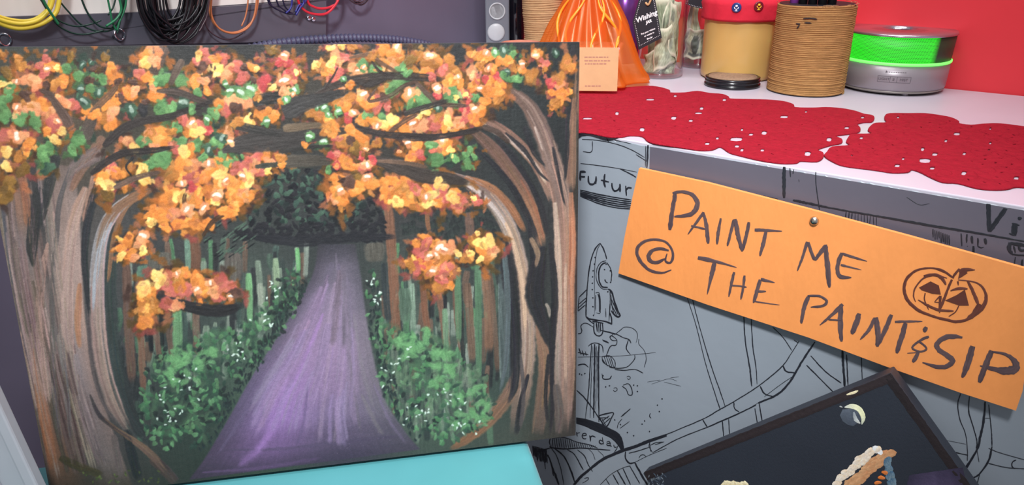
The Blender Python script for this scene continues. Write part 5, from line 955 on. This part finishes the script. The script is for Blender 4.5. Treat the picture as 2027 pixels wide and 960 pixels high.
# the lamp inside only lights part of the ring
va = math.atan2(CAM[1]-cb[1], CAM[0]-cb[0])
dx = mth('ADD', mth('MULTIPLY', sx.outputs[0], math.cos(va-.35)), mth('MULTIPLY', sx.outputs[1], math.sin(va-.35)))
litf = N.new('ShaderNodeMapRange'); litf.inputs['From Min'].default_value = rb*.42; litf.inputs['From Max'].default_value = rb*.54; L.new(dx, litf.inputs['Value'])
es = mth('MULTIPLY', mth('SUBTRACT', 1., mth('MULTIPLY', hole, .9)), litf.outputs[0])
p.inputs['Emission Color'].default_value = (*lin((45, 250, 40)), 1); L.new(mth('MULTIPLY', es, .95), p.inputs['Emission Strength'])
MATS['green_mesh'] = gm
lathe('mesh_band', [(rr(zb0)-.0012, zb0+.003), (rr(zb1)-.0012, zb1)], 'green_mesh', dif, n=120)
lathe('lid', [(rr(zb1)-.0015, zb1), (rr(zb1)+.0006, zb1+.0005), (rt2, zt-.0015), (rt2-.0012, zt), (rt2*.32, zt+.0012), (rt2*.31, zt+.0005), (rt2*.30, zt-.004), (.0005, zt-.004)], 'silver_top', dif, n=96)
lathe('vent', [(rt2*.28, zt-.003), (rt2*.26, zt-.002), (.0005, zt-.002)], 'grille_dark', dif, n=40)
for k_i in range(4):
    a = va+.35+k_i*math.pi/2; lathe('foot', [(.003, 0), (.005, .0008), (.005, .0045)], 'silver', dif, (rb*.86*math.cos(a), rb*.86*math.sin(a), 0), n=16)
# buttons and print wrapped on the curved front
def wrap(me, ang, z, r, lift=.0004):
    for v in me.vertices:
        a = ang+v.co.x/r; rr_ = rr(z+v.co.y)+lift+v.co.z; v.co = (rr_*math.cos(a), rr_*math.sin(a), z+v.co.y)
    me.update(); return me
zb = zfor(cb+(CAM-cb)*np.array([1, 1, 0])/np.linalg.norm((CAM-cb)[:2])*rb, 157)
# angle where the panel's pixel column lies
bestang = min(np.linspace(va-1.2, va+1.2, 600), key=lambda a: abs(proj((cb[0]+rr(zb)*math.cos(a), cb[1]+rr(zb)*math.sin(a), zb))[0]-1770))
bw, bh = .0215, .0042
V, Fc = [], []
def bar(x0, x1, y0, y1):
    nx_ = max(1, int((x1-x0)/.002)); b0 = len(V)
    for i in range(nx_+1):
        x = x0+(x1-x0)*i/nx_; V.extend([(x, y0, 0), (x, y1, 0)])
    for i in range(nx_): Fc.append((b0+2*i, b0+2*i+2, b0+2*i+3, b0+2*i+1))
t_ = .00022
for y in (-bh, bh): bar(-bw, bw, y-t_, y+t_)
for x in (-bw, -.0052, .0035, bw): bar(x-t_, x+t_, -bh, bh)
for (x, y, w_) in [(-.0105+i*.0029, .0105, .0011) for i in range(9)]: bar(x-w_, x+w_, y-.0004*(1+i%2*.4), y+.0004)
bar(-.0125, -.0112, .0092, .0122)
me = bpy.data.meshes.new('pb'); me.from_pydata(V, [], Fc); link('button_outline', wrap(me, bestang, zb, rb), 'print_grey', dif)
for tx, x0 in (('LIGHT', -.0132), ('MIST', .0125)):
    me = text_mesh(tx, .0052, .0001)
    for v in me.vertices: v.co.x += x0
    link('button_lettering', wrap(me, bestang, zb, rb), 'print_grey', dif)
me = bpy.data.meshes.new('pb'); V, Fc = [], []; bar(-.002, .0004, .0010, .0016); bar(-.002, .0004, -.0002, .0003); bar(-.002, .0004, -.0016, -.0010); me.from_pydata(V, [], Fc); link('button_symbol', wrap(me, bestang, zb, rb), 'print_grey', dif)
# yellow jar with red cloth band and pins
cj, rj = cyl(1386, 1524, 164); zj = zfor(cj, -40); zr = zfor(cj, 36)
mat('yellow_wax', (204, 166, 98), .35, var=.1, scale=14, coat=.35, sss=.1); mat('red_felt', (212, 34, 58), .9, var=.08, scale=40, bump=.5, bscale=90)
yj = tag(empty('yellow_jar', loc=cj), 'frosted yellow jar wearing a red cloth band with pin badges', 'jar')
lathe('jar_body', [(rj*.90, 0), (rj*.98, .003), (rj, .009), (rj*1.0, zj*.6), (rj*.99, zj*.9), (rj*.8, zj)], 'yellow_wax', yj, n=72)
lathe('cloth_band', [(rj*1.02, zr+.002), (rj*1.08, zr), (rj*1.10, zr+.004), (rj*1.09, zr+.016), (rj*1.12, zr+.024), (rj*1.09, zr+.032), (rj*1.0, zr+.034)], 'red_felt', yj, n=72, fn=lambda a, z: 1+.012*math.sin(5*a+z*300)+.008*math.sin(13*a))
mat('pin_blue', (38, 58, 120), .3); mat('pin_white', (230, 230, 236), .35); mat('pin_maroon', (110, 24, 40), .3); mat('pin_yellow', (244, 200, 40), .35)
vj = math.atan2(CAM[1]-cj[1], CAM[0]-cj[0])
def surf_ang(c, r, z, px): return min(np.linspace(vj-1.4, vj+1.4, 900), key=lambda a: abs(proj((c[0]+r*math.cos(a), c[1]+r*math.sin(a), z))[0]-px))
for px, py, m1, m2, lb in ((1458, 20, 'pin_blue', 'pin_white', 'blue pin badge with white microphone'), (1502, 17, 'pin_maroon', 'pin_yellow', 'dark red pin badge with yellow microphone')):
    z = zfor(cj+(CAM-cj)*np.array([1, 1, 0])*.08, py); a = surf_ang(cj, rj*1.13, z, px); r = rj*1.125
    pm = Matrix.Translation((r*math.cos(a), r*math.sin(a), z)) @ Matrix.Rotation(a+math.pi/2, 4, 'Z') @ Matrix.Rotation(math.pi/2, 4, 'X')
    pin = lathe('pin_badge', [(.0070, 0), (.0074, .0006), (.0070, .0014), (.0062, .0018)], m1, yj, n=32); pin.matrix_local = pm; pin['label'] = lb
    bm = bmesh.new()
    v_, f_ = [], []
    for P, R_ in (([(0, .0008, 0), (0, .0020, 0), (0, .0038, 0)], [.0018, .0019, .0017]), ([(-.0032, .0008, 0), (-.0026, -.0014, 0), (0, -.0026, 0), (.0026, -.0014, 0), (.0032, .0008, 0)], [.0006]*5), ([(0, -.0026, 0), (0, -.0048, 0)], [.0006]*2), ([(-.0020, -.0048, 0), (.0020, -.0048, 0)], [.0006]*2)):
        a_, b_ = tube_data(P, R_, 8); n0 = len(v_); v_ += a_; f_ += [tuple(n0+i for i in f) for f in b_]
    mic = pydata('microphone', v_, f_, m2, pin, (0, 0, .0018), True)
a = surf_ang(cj, rj*1.13, zr+.02, 1485)
# lids in front of it
cl_, rl = cyl(1394, 1501, 179); mat('black_lid', (20, 19, 24), .22); mat('cork', (150, 122, 98), .85, var=.3, scale=300, bump=.8, bscale=500)
zl = zfor(cl_+(CAM-cl_)*np.array([1, 1, 0])/np.linalg.norm((CAM-cl_)[:2])*rl, 160); lidr = tag(empty('jar_lid', loc=cl_), 'black screw lid with a tan disc lying in front of the yellow jar', 'lid')
lathe('ring', [(rl*.96, 0), (rl, .001), (rl, zl*.30), (rl*.955, zl*.38), (rl*.955, zl*.46), (rl*.99, zl*.54), (rl*.99, zl*.66), (rl*.955, zl*.72), (rl*.965, zl*.80), (rl*.975, zl*.95), (rl*.93, zl), (rl*.90, zl), (rl*.89, zl*.86), (.0005, zl*.86)], 'black_lid', lidr, n=64)
lathe('disc', [(rl*.88, zl*.86), (rl*.86, zl*1.02), (rl*.4, zl*1.06), (.0005, zl*1.07)], 'cork', lidr, n=48)
# glass jars with banknotes
glass('jar_glass', (.93, .95, .95), .14, .04)
MATS['banknote'] = mat('banknote', None, .75, attr=True, var=.08, scale=200)
def jar(xl, xr, yf, label):
    c, r = cyl(xl, xr, yf); h = zfor(c, -70)
    j = tag(empty('glass_jar', loc=c), label, 'jar')
    lathe('glass_wall', [(.0005, .0012), (r*.86, .001), (r*.95, .0018), (r, .006), (r, h*.75), (r*.96, h*.82), (r*.84, h*.88), (r*.84, h)], 'jar_glass', j, n=64).data
    lathe('glass_base', [(.0005, .003), (r*.80, .003), (r*.93, .006), (r*.95, .009)], 'jar_glass', j, n=48)
    lathe('glass_rim', [(r*.84, h), (r*.87, h+.002), (r*.84, h+.004), (r*.81, h+.002), (r*.84, h)], 'jar_glass', j, n=48)
    return c, r, h
def note(c, r, seed, ang, z0, z1, tilt, bend, label, portrait=False, off=.55):
    """a creased banknote curled inside a jar"""
    R = np.random.RandomState(seed); nu, nv = 40, 20; V, Cc, Fc = [], [], []
    ph = R.rand(6)*6.28
    for j in range(nv):
        for i in range(nu):
            u = i/(nu-1)*2-1; v = j/(nv-1)*2-1
            a = ang+u*bend; rr_ = r*(off+.10*math.sin(2.2*u+ph[0])+.06*math.sin(5*v+ph[1]+2*u)); rr_ = min(rr_, r*.93)
            z = (z0+z1)/2+(z1-z0)/2*v+tilt*u*r+.0015*math.sin(7*u+ph[2])
            V.append((rr_*math.cos(a), rr_*math.sin(a), max(.0085, z)))
            edge = abs(u) > .93 or abs(v) > .84
            col = np.array((236,230,204) if edge else (184,190,160))
            if not edge:
                pat = math.sin(31*u+4*math.sin(9*v))*math.sin(17*v+3*math.sin(13*u)); col = col+22*pat+10*R.randn()
                if abs(abs(u)-.74) < .11 and abs(abs(v)-.55) < .22: col = col*.72
                d = (u/.30)**2+(v/.74)**2
                if portrait and d < 1: col = np.array((196,198,176)) if d > .8 else np.array((92,98,90))+30*math.sin(14*v)*math.cos(9*u)
                elif d < .75: col = col*.8
                if portrait and -.80 < v < -.66 and abs(u) < .5: col = np.array((90,96,88))
            Cc.append(lin(np.clip(col, 10, 245)))
    for j in range(nv-1):
        for i in range(nu-1): a = j*nu+i; Fc.append((a, a+1, a+nu+1, a+nu))
    o = pydata('banknote', V, Fc, 'banknote', None, c, True, Cc); tag(o, label, 'banknote', 'banknotes in the jars')
    md = o.modifiers.new('thick', 'SOLIDIFY'); md.thickness = .0002; return o
c1, r1, h1 = jar(1262, 1349, 158, 'tall clear glass jar with a black tag and crumpled banknotes inside')
va1 = math.atan2(CAM[1]-c1[1], CAM[0]-c1[0])
note(c1, r1, 1, va1+.35, .020, .085, .25, .75, 'crumpled green banknote high up at the front of the tall tagged jar', off=.80)
note(c1, r1, 2, va1+.9, .030, .11, -.35, .6, 'green banknote curled along the right wall of the tall tagged jar', off=.74)
note(c1, r1, 3, va1-.5, .006, .045, .3, .8, 'banknote lying low at the left of the tall tagged jar, behind the tag', off=.68)
note(c1, r1, 4, va1+.25, .004, .040, -.3, .9, 'pale folded banknote at the bottom of the tall tagged jar', off=.55)
note(c1, r1, 5, va1+3.0, .006, .12, .1, 1.5, 'pale banknote lining the back of the tall tagged jar', off=.72)
note(c1, r1, 8, va1+.45, .040, .12, .5, .55, 'cream banknote standing upright at the top of the tall tagged jar', off=.45)
note(c1, r1, 9, va1-.2, .004, .06, -.5, .6, 'folded banknote in the middle of the tall tagged jar', off=.35)
c2, r2, h2 = jar(1345, 1418, 137, 'clear glass jar half hidden behind the yellow jar, holding one banknote')
va2 = math.atan2(CAM[1]-c2[1], CAM[0]-c2[0])
note(c2, r2, 6, va2-.35, .016, .066, 0., 1.1, 'smooth banknote with a portrait inside the jar behind the yellow jar', True, off=.86)
note(c2, r2, 7, va2+2.9, .006, .12, 0., 1.5, 'pale banknote lining the back of the jar behind the yellow jar', off=.72)
# black gift tags
mat('tag_black', (24, 24, 34), .5); mat('chalk_white', (236, 234, 238), .6)
def gift_tag(pl, quad, label, lines, tip):
    uv_ = [np.array(pl.uv(*p)) for p in quad]; ctr = np.mean(uv_, 0)
    root = tag(empty('gift_tag', Matrix.Translation(Vector(pl.O+pl.e1*ctr[0]+pl.e2*ctr[1])) @ pl.mat().to_3x3().to_4x4()), label, 'tag')
    P = [p-ctr for p in uv_]; n = len(P); V = [(p[0], p[1], .0004) for p in P]+[(p[0], p[1], -.0004) for p in P]
    Fc = [tuple(range(n)), tuple(range(2*n-1, n-1, -1))]+[(i, (i+1) % n, n+(i+1) % n, n+i) for i in range(n)]
    if np.cross(P[1]-P[0], P[2]-P[1]) < 0: Fc = [tuple(reversed(f)) for f in Fc]
    pydata('card', V, Fc, 'tag_black', root)
    Vd, Fd = [], []
    for i in range(n):
        a, b = P[i]*.86, P[(i+1) % n]*.86; m_ = int(np.linalg.norm(b-a)/.0026)
        for q in range(max(1, m_)):
            c = a+(b-a)*q/max(1, m_); b0 = len(Vd)
            for t in range(6): Vd.append((c[0]+.00055*math.cos(t*1.047), c[1]+.00055*math.sin(t*1.047), .0006))
            Fd.append(tuple(b0+t for t in range(6)))
    pydata('dotted_border', Vd, Fd, 'chalk_white', root)
    for (tx, px, py, dx_, dy_, size, bold) in lines:
        c = np.array(pl.uv(px, py))-ctr; c2_ = np.array(pl.uv(px+dx_, py+dy_))-ctr; ang = math.atan2(*(c2_-c)[::-1])
        o = link('lettering', text_mesh(tx, size, .0001, 'CENTER', .25 if bold else 0, .0003 if bold else .00012), 'chalk_white', root, (c[0], c[1], .0006)); o.rotation_euler = (0, 0, ang)
    return root
tp_ = c1+np.array([math.cos(va1), math.sin(va1), 0])*r1*1.045
vd = (CAM-c1); vd[2] = 0; vd /= np.linalg.norm(vd)
TG = Plane(tp_, np.cross(np.array([0, 0, 1.]), vd), np.array([0, 0, 1.]))
TG = Plane(tp_+TG.n*.004, TG.e1, TG.e2)
g1 = gift_tag(TG, [(1264,99),(1310,75),(1300,15),(1295,-10),(1266,-6),(1252,44)][::-1], 'black tag lettered Wishing JAR hanging on the tall glass jar', [('Wishing', 1279, 33, 40, -17, .0105, 1), ('JAR', 1284, 43, 40, -16, .0060, 1), ('Put your wishes', 1283, 62, 40, -17, .0036, 0), ('or wants in', 1285, 68, 40, -17, .0036, 0), ('the jar', 1286, 75, 40, -17, .0036, 0)], None)
TG2 = Plane(c2+np.array([math.cos(va2), math.sin(va2), 0])*r2*1.05, TG.e1, TG.e2)
gift_tag(TG2, [(1356,8),(1374,14),(1392,18),(1398,-20),(1366,-24)][::-1], 'black dotted tag at the top of the jar behind the yellow jar', [], None)
tube('twine_loop', catmull([(-.004, .024, .001), (0, .021, .003), (.003, .026, .003), (.006, .036, .002)], 6), .0016, 'jute_pale', g1, n=8)
# purple tumbler
mat('purple_foil', (120, 70, 150), .22, metal=.7); mat('purple_dark', (66, 40, 92), .25, metal=.5)
cp, rp = cyl(1200, 1262, 128); hp = zfor(cp, -60)
pt = tag(empty('purple_tumbler', loc=cp), 'shiny purple tumbler between the orange bag and the tall jar', 'tumbler')
lathe('cup', [(rp*.85, 0), (rp*.9, .003), (rp, hp*.5), (rp*1.02, hp*.92)], 'purple_foil', pt, n=24, fn=lambda a, z: 1+.05*math.cos(12*a)); lathe('collar', [(rp*1.04, hp*.92), (rp*1.06, hp*.95), (rp*1.04, hp)], 'purple_dark', pt)
# orange gauze bag, box inside, card
cbg, rbg = cyl(1044, 1280, 184); hb = zfor(cbg, -50)
gauze('organza', (250, 140, 44), .5, .55); mat('peach_box', (206, 150, 160), .6, var=.06, scale=20); mat('kraft', (204, 160, 116), .75, var=.07, scale=30, bump=.15, bscale=80); mat('kraft_print', (176, 124, 104), .8)
bag = tag(empty('gauze_bag', loc=cbg), 'sheer orange organza gift bag gathered at the top', 'bag')
hsx = np.array([-(CAM-cbg)[1], (CAM-cbg)[0], 0]); hsx /= -np.linalg.norm(hsx)
def bagfn(a, z): 
    t = z/hb; return 1+(.05+.10*t)*math.sin(7*a+2*t)+(.035+.07*t)*math.sin(12*a+5*t+1)+(.02+.04*t)*math.sin(23*a+3*t)
rz = lambda t: rbg*(1.0 if t < .03 else .93-.05*t if t < .15 else max(.26, .92-.85*(t-.15)))
prof = [(rbg*1.02, .001), (rbg*1.0, .004)]+[(rbg*np.interp(t, [0, .03, .15, .47, .78], [1., .94, .83, .585, .30]), .006+t*hb) for t in np.linspace(.04, .78, 16)]+[(rbg*.27, hb*.82), (rbg*.33, hb*.9), (rbg*.44, hb)]
lathe('pouch', prof[:-3], 'organza', bag, n=120, fn=bagfn).location.z = .006
lathe('ruffle', prof[-4:], 'organza', bag, n=120, fn=bagfn).location.z = .006
mat('gold_ribbon', (250, 150, 40), .35)
for i, (ph_, hgt) in enumerate([(.9, .55), (.3, .62), (-.4, .58), (-1.0, .5), (.6, .45)]):
    vb = math.atan2(CAM[1]-cbg[1], CAM[0]-cbg[0])+ph_; P = []
    for t in np.linspace(0, 1, 14):
        z = hb*(.80-hgt*t); r_ = np.interp(z, [q[1] for q in prof], [q[0] for q in prof])*1.0; a = vb+.25*math.sin(t*5+i); P.append((r_*math.cos(a)*(1+.04*math.sin(6*t)), r_*math.sin(a)*(1+.04*math.sin(6*t)), z+.006))
    tube('ribbon_fold', P, [.0012+.0012*math.sin(t*3.1) for t in np.linspace(0, 1, 14)], 'gold_ribbon', bag, n=6)
vb = np.array(CAM-cbg); vb[2] = 0; vb /= np.linalg.norm(vb); sb = np.array([-vb[1], vb[0], 0])   # sb points to the right as seen
bx = tag(empty('gift_box', loc=cbg+vb*rbg*.15+sb*rbg*.1+np.array([0, 0, .008])), 'peach gift box inside the orange organza bag', 'box'); bx.rotation_euler = (0, 0, math.atan2(sb[1], sb[0])-.15)
box('box_body', -.040, .042, -.026, .026, 0, .044, 'peach_box', bx, bev=.003); box('box_lid', -.0412, .0432, -.0272, .0272, .044, .053, 'peach_box', bx, bev=.003)
fcard = onz(1183, 180, .0068)
CDP = Plane(fcard, sb, np.array([0, 0, 1.])-vb*.06)
card = tag(empty('kraft_card', CDP.mat()), 'kraft paper card with faint brown print propped before the orange bag', 'card')
w0, _ = CDP.uv(1138, 140); w1, _ = CDP.uv(1225, 100); _, hh = CDP.uv(1200, 94)
box('paper', w0, w1, 0.0, hh, -.0006, .0006, 'kraft', card)
V, Fc = [], []
for (yy, x0, x1) in ((113, 1157, 1204), (120, 1157, 1208), (126, 1158, 1200), (170, 1158, 1189)):
    x = x0
    while x < x1:
        wd_ = 3+5*rng.rand(); a = CDP.uv(x, yy-1.3); b = CDP.uv(min(x+wd_, x1), yy+1.3); b0 = len(V)
        V += [(a[0], b[1], .0008), (b[0], b[1], .0008), (b[0], a[1], .0008), (a[0], a[1], .0008)]; Fc.append((b0, b0+1, b0+2, b0+3)); x += wd_+1.6
o = pydata('faint_print', V, Fc, 'kraft_print', card); o['label'] = 'faint brown lines of print'; o['kind'] = 'stuff'
# left end of the counter: twine bottle, black bottle, clear box, terracotta dish
ct, rt3 = cyl(1034, 1112, 108); ht = zfor(ct, -45)
twine_body('twine_bottle', [(rt3*.86, 0.), (rt3*.9, ht*.2), (rt3*.92, ht*.36), (rt3*1.0, ht*.62), (rt3*1.02, ht*.85), (rt3*.9, ht)], .0042, 'jute_pale', ct, 'pale twine wrapped bottle left of the orange bag', 'bottle', 5)
mat('black_gloss', (16, 16, 24), .08, coat=.6)
ck, rk = cyl(1004, 1040, 94); hk = zfor(ck, -60)
kb = tag(empty('black_bottle', loc=ck), 'glossy black bottle squeezed between clear box and twine bottle', 'bottle')
lathe('bottle_body', [(rk*.9, 0), (rk, .004), (rk, hk*.7), (rk*.8, hk*.8), (rk*.4, hk*.86), (rk*.4, hk*.96)], 'black_gloss', kb, n=40); lathe('bottle_cap', [(rk*.45, hk*.96), (rk*.45, hk*1.05), (rk*.40, hk*1.06)], 'black_gloss', kb, n=32)
glass('clear_plastic', (.80, .83, .86), .16, .12)
mat('plastic_grey', (128, 132, 142), .25, alpha=.8); mat('plastic_pale', (190, 192, 196), .3)
fb = onz(984, 97); vv_ = CAM-fb; vv_[2] = 0; vv_ /= np.linalg.norm(vv_); ss_ = np.array([-vv_[1], vv_[0], 0]); sc0 = dist(fb)/F
CB = Plane(fb, ss_, np.array([0, 0, 1.])); cbx = tag(empty('clear_case', CB.mat()), 'grey clear plastic case with a round snap at the counter end', 'case')
hh2 = zfor(fb, -40)
box('shell', -22*sc0, 25*sc0, 0, hh2, -.03, 0, 'plastic_grey', cbx, bev=.003)
o = lathe('snap_button', [(17*sc0, 0), (17*sc0, .0015), (14*sc0, .003), (.0005, .0032)], 'plastic_pale', cbx, (CB.uv(982, 64)[0], CB.uv(982, 64)[1], .0002), n=36)
o = lathe('embossed_ring', [(16*sc0, 0), (16*sc0, .0014), (13.5*sc0, .0014), (13.5*sc0, 0)], 'plastic_pale', cbx, (CB.uv(984, 22)[0], CB.uv(984, 22)[1], .0002), n=36)
mat('terracotta', (206, 132, 108), .7, var=.1, scale=60)
cd_, rd = cyl(992, 1070, 121); hd = zfor(cd_, 84)
td = tag(empty('terracotta_dish', loc=cd_), 'peach terracotta dish peeking over the top edge of the large painting', 'dish')
lathe('bowl', [(rd*.7, 0), (rd*.9, hd*.4), (rd, hd), (rd*.95, hd), (rd*.86, hd*.5), (.0005, hd*.3)], 'terracotta', td, n=48, fn=lambda a, z: 1+.02*math.sin(9*a))
# ------------------------------------------------------------------ cable rack on the left wall
def wallplane(off): return Plane(WP+WN*off, WD, np.array([0, 0, 1.]))
def wpoly(off, pts): pl = wallplane(off); return [pl.uv(*p) for p in pts]
mat('white_panel', (236, 230, 224), .5, var=.05, scale=6); mat('rail_grey', (84, 82, 94), .45, var=.08, scale=8)
def slab(name, off, pts, th, m, label, cat, parts=None):
    pl = wallplane(off); P = [np.array(pl.uv(*p)) for p in pts]; c = np.array([np.mean([p[0] for p in P]), min(p[1] for p in P)])
    root = tag(empty(name, Matrix.Translation(Vector(pl.O+pl.e1*c[0]+pl.e2*c[1])) @ pl.mat().to_3x3().to_4x4()), label, cat)
    n = len(P); V = [(*(p-c), 0) for p in P]+[(*(p-c), -th) for p in P]; Fc = [tuple(range(n)), tuple(range(2*n-1, n-1, -1))]+[((i+1) % n, i, n+i, n+(i+1) % n) for i in range(n)]
    if np.cross(P[1]-P[0], P[2]-P[1]) < 0: Fc = [tuple(reversed(f)) for f in Fc]
    pydata('board', V, Fc, m, root); return root, pl, c
wp_, wpl, wpc = slab('white_panel', .014, [(-120,80),(600,62),(600,4),(690,-3),(690,-260),(-120,-220)], .013, 'white_panel', 'white board fixed to the slate wall behind the hanging cables', 'board')
rail, rpl, rpc = slab('cable_rail', .026, [(-120,104),(0,92),(300,88),(492,84),(645,71),(646,-3),(667,-2),(266,25),(0,34),(-120,41)], .0115, 'rail_grey', 'dark grey rail along the slate wall under the white board', 'rail')
mat('hook_chrome', (200, 200, 210), .15, metal=1.)
for (x, y) in ((235, 68), (8, 78)):
    u, v = rpl.uv(x, y); k = np.array([u, v])-rpc
    tube('eye_hook', [(k[0]+.0065*math.cos(a), k[1]+.0075*math.sin(a), .004+.0015*math.sin(2*a)) for a in np.linspace(0, 2*math.pi, 25)[:-1]], .0013, 'hook_chrome', rail, n=8, closed=True)
    lathe('hook_plate', [(.009, 0), (.009, .0012), (.008, .0018), (.0005, .002)], 'rail_grey', rail, (k[0], k[1], 0), n=24)
for (x, y) in ((611, 36), (620, 38)):
    u, v = rpl.uv(x, y); lathe('screw', [(.0042, 0), (.0042, .0012), (.0030, .0022), (.0005, .0024)], 'hook_chrome', rail, (u-rpc[0], v-rpc[1], 0), n=16)
CABC = dict(yellow=(232, 208, 70), green=(28, 110, 72), dark_green=(18, 52, 44), black=(18, 18, 24), copper=(184, 110, 70), blue=(34, 36, 120), red=(196, 34, 52), brown=(66, 46, 54), navy=(24, 24, 52))
for n_, c_ in CABC.items(): mat('cable_'+n_, c_, .35)
def coil(name, label, strands):
    root = None
    for i, (mname, wpx, off, pts) in enumerate(strands):
        P3 = []
        if pts[0][1] <= -40: pts = [(pts[0][0]-2, -205)]+pts     # runs on up the white board
        if pts[-1][1] <= -40: pts = pts+[(pts[-1][0]+2, -205)]
        for q, p in enumerate(catmull(pts, 8)):
            pl = wallplane(off); u, v = pl.uv(*p); P3.append(pl.O+pl.e1*u+pl.e2*v)
        if root is None:
            b = min(P3, key=lambda p: p[2]); root = tag(empty('cable_coil', loc=b), label, 'cable', 'cables hanging on the rack'); base = b
        rad = wpx/2*dist(P3[len(P3)//2])/F; tube('strand', [p-base for p in P3], rad, 'cable_'+mname, root, n=8)
    return root
def loop(cx, yb, w, top=-60, sk=0.): return [(cx-w*.55+sk, top), (cx-w*.5+sk*.5, yb-w*.9), (cx-w*.38, yb-w*.3), (cx, yb), (cx+w*.38, yb-w*.3), (cx+w*.5+sk*.5, yb-w*.9), (cx+w*.55+sk, top)]
coil('y', 'coil of thick yellow cables hanging at the far left of the rack', [('yellow', 8.5, .048, [(-60,-60),(-50,0),(-20,28),(10,42),(45,47),(75,40),(95,22),(104,0),(112,-60)]), ('yellow', 9, .046, [(-70,-60),(-55,10),(-20,36),(15,52),(45,56),(80,48),(105,32),(116,8),(122,-60)]), ('yellow', 6, .040, [(-66,-60),(-55,0),(-25,22),(20,38),(60,40),(86,26),(98,4),(102,-60)])])
coil('g', 'coil of thin green cables hanging right of the yellow ones', [('green', 5, .056, [(60,-60),(84,-4),(96,18),(108,36),(116,48)]), ('dark_green', 3.4, .044, [(70,-40),(86,8),(108,34),(130,47),(155,52),(185,46),(200,40)]), ('dark_green', 3.6, .043, [(90,-40),(118,2),(140,28),(160,48),(185,60),(210,62),(228,56)]), ('dark_green', 3.4, .044, [(98,30),(115,50),(140,64),(165,68),(190,64),(205,60)]), ('dark_green', 4, .045, [(150,-40),(163,2),(175,28),(192,48),(208,55),(222,54),(234,44),(242,20),(250,-40)]), ('green', 5, .052, [(226,-60),(236,-5),(240,20),(230,38),(210,52)]), ('green', 4, .048, [(206,-60),(213,-5),(218,20),(222,42),(230,60)]), ('green', 4, .050, [(255,-60),(250,0),(246,20),(236,45),(232,60)]), ('dark_green', 3.4, .042, [(232,-40),(226,8),(214,30)]), ('dark_green', 3.6, .050, [(243,-40),(240,20),(236,52),(232,66)])])
st = []
for i in range(26):
    w = 40+rng.rand()*62; cx = 338+rng.randn()*10; yb = 40+44*rng.rand(); yb = min(yb, 86)
    st.append(('black', 3.0+1.8*rng.rand(), .040+.022*rng.rand(), [(cx-w*.68-4,-60),(cx-w*.62,-4),(cx-w*.52,yb*.42),(cx-w*.28,yb*.84),(cx+4*rng.randn(),yb),(cx+w*.27,yb*.82),(cx+w*.50,yb*.40),(cx+w*.60,-4),(cx+w*.66,-60)]))
coil('k', 'thick bundle of black cables hanging in the middle of the rack', st+[('black', 4, .05, [(262,-60),(275,10),(300,55),(330,80),(357,86),(385,70),(394,50),(396,20),(398,-60)]), ('brown', 3, .06, [(415,-60),(412,20),(400,52),(394,62)])])
coil('c', 'loops of thin copper orange cable right of the black bundle', [('copper', 4, .046, [(425,-60),(418,5),(420,35),(436,58),(462,66),(486,58),(500,40),(507,10),(512,-60)]), ('copper', 3.6, .044, [(416,-60),(414,10),(422,44),(445,62),(470,63),(494,48),(508,20),(516,-60)]), ('copper', 3, .042, [(492,-60),(491,0),(486,32),(478,52)]), ('brown', 2.6, .038, [(404,40),(415,62),(440,77),(462,76),(480,66)])])
coil('b', 'coil of blue and navy cables left of the red cable', [('navy', 3, .044, [(524,-60),(530,0),(545,16),(565,26),(580,27),(592,15),(598,-60)]), ('navy', 3, .046, [(535,-60),(548,2),(560,18),(578,28),(588,20),(596,0),(600,-60)]), ('blue', 4, .050, [(600,-60),(602,0),(594,16),(586,30)]), ('blue', 3.6, .048, [(578,-60),(578,2),(574,18),(566,26)]), ('blue', 3.6, .047, [(612,-60),(606,0),(592,10),(585,24)]), ('navy', 3, .045, [(556,-60),(560,0),(572,22),(584,28)]), ('navy', 3, .043, [(526,-60),(534,4),(556,22),(576,26)])])
coil('r', 'loop of red cable beside the rail screws', [('red', 5, .046, [(585,-60),(590,0),(602,20),(622,28),(645,27),(662,12),(672,-10),(676,-60)]), ('red', 5, .044, [(600,-60),(608,0),(622,14),(640,17),(658,12),(668,0),(672,-60)])])
coil('n', 'coil of dark brown cables hanging over the bare slate wall', [('brown', 3, .030, loop(708, 8, 60)), ('brown', 3, .028, loop(712, 5, 52)), ('brown', 2.6, .032, loop(706, 3, 44)), ('brown', 3, .026, loop(714, 10, 40, -60, 4))])
# corrugated hose looped on the wall behind the painting
mat('hose', (72, 72, 98), .5, var=.05)
pl = wallplane(.03); Q = []
for p in catmull([(440,118),(480,101),(520,90),(600,80),(690,75),(770,77),(835,86),(880,97)], 16): u, v = pl.uv(*p); Q.append(pl.O+pl.e1*u+pl.e2*v)
Dl = [0]
for i in range(1, len(Q)): Dl.append(Dl[-1]+np.linalg.norm(Q[i]-Q[i-1]))
tot = Dl[-1]; base = min(Q, key=lambda p: p[2]); nr = int(tot/.0018); T_ = np.linspace(0, tot, nr)
Qs = [np.array([np.interp(t, Dl, [q[k] for q in Q]) for k in range(3)])-base for t in T_]
RR_ = [.0062+.0016*math.cos(2*math.pi*t/.0085) for t in T_]
hose = tag(empty('corrugated_hose', loc=base), 'slate blue corrugated hose looped on the wall behind the large painting', 'hose')
tube('hose_tube', Qs, RR_, 'hose', hose, n=12)
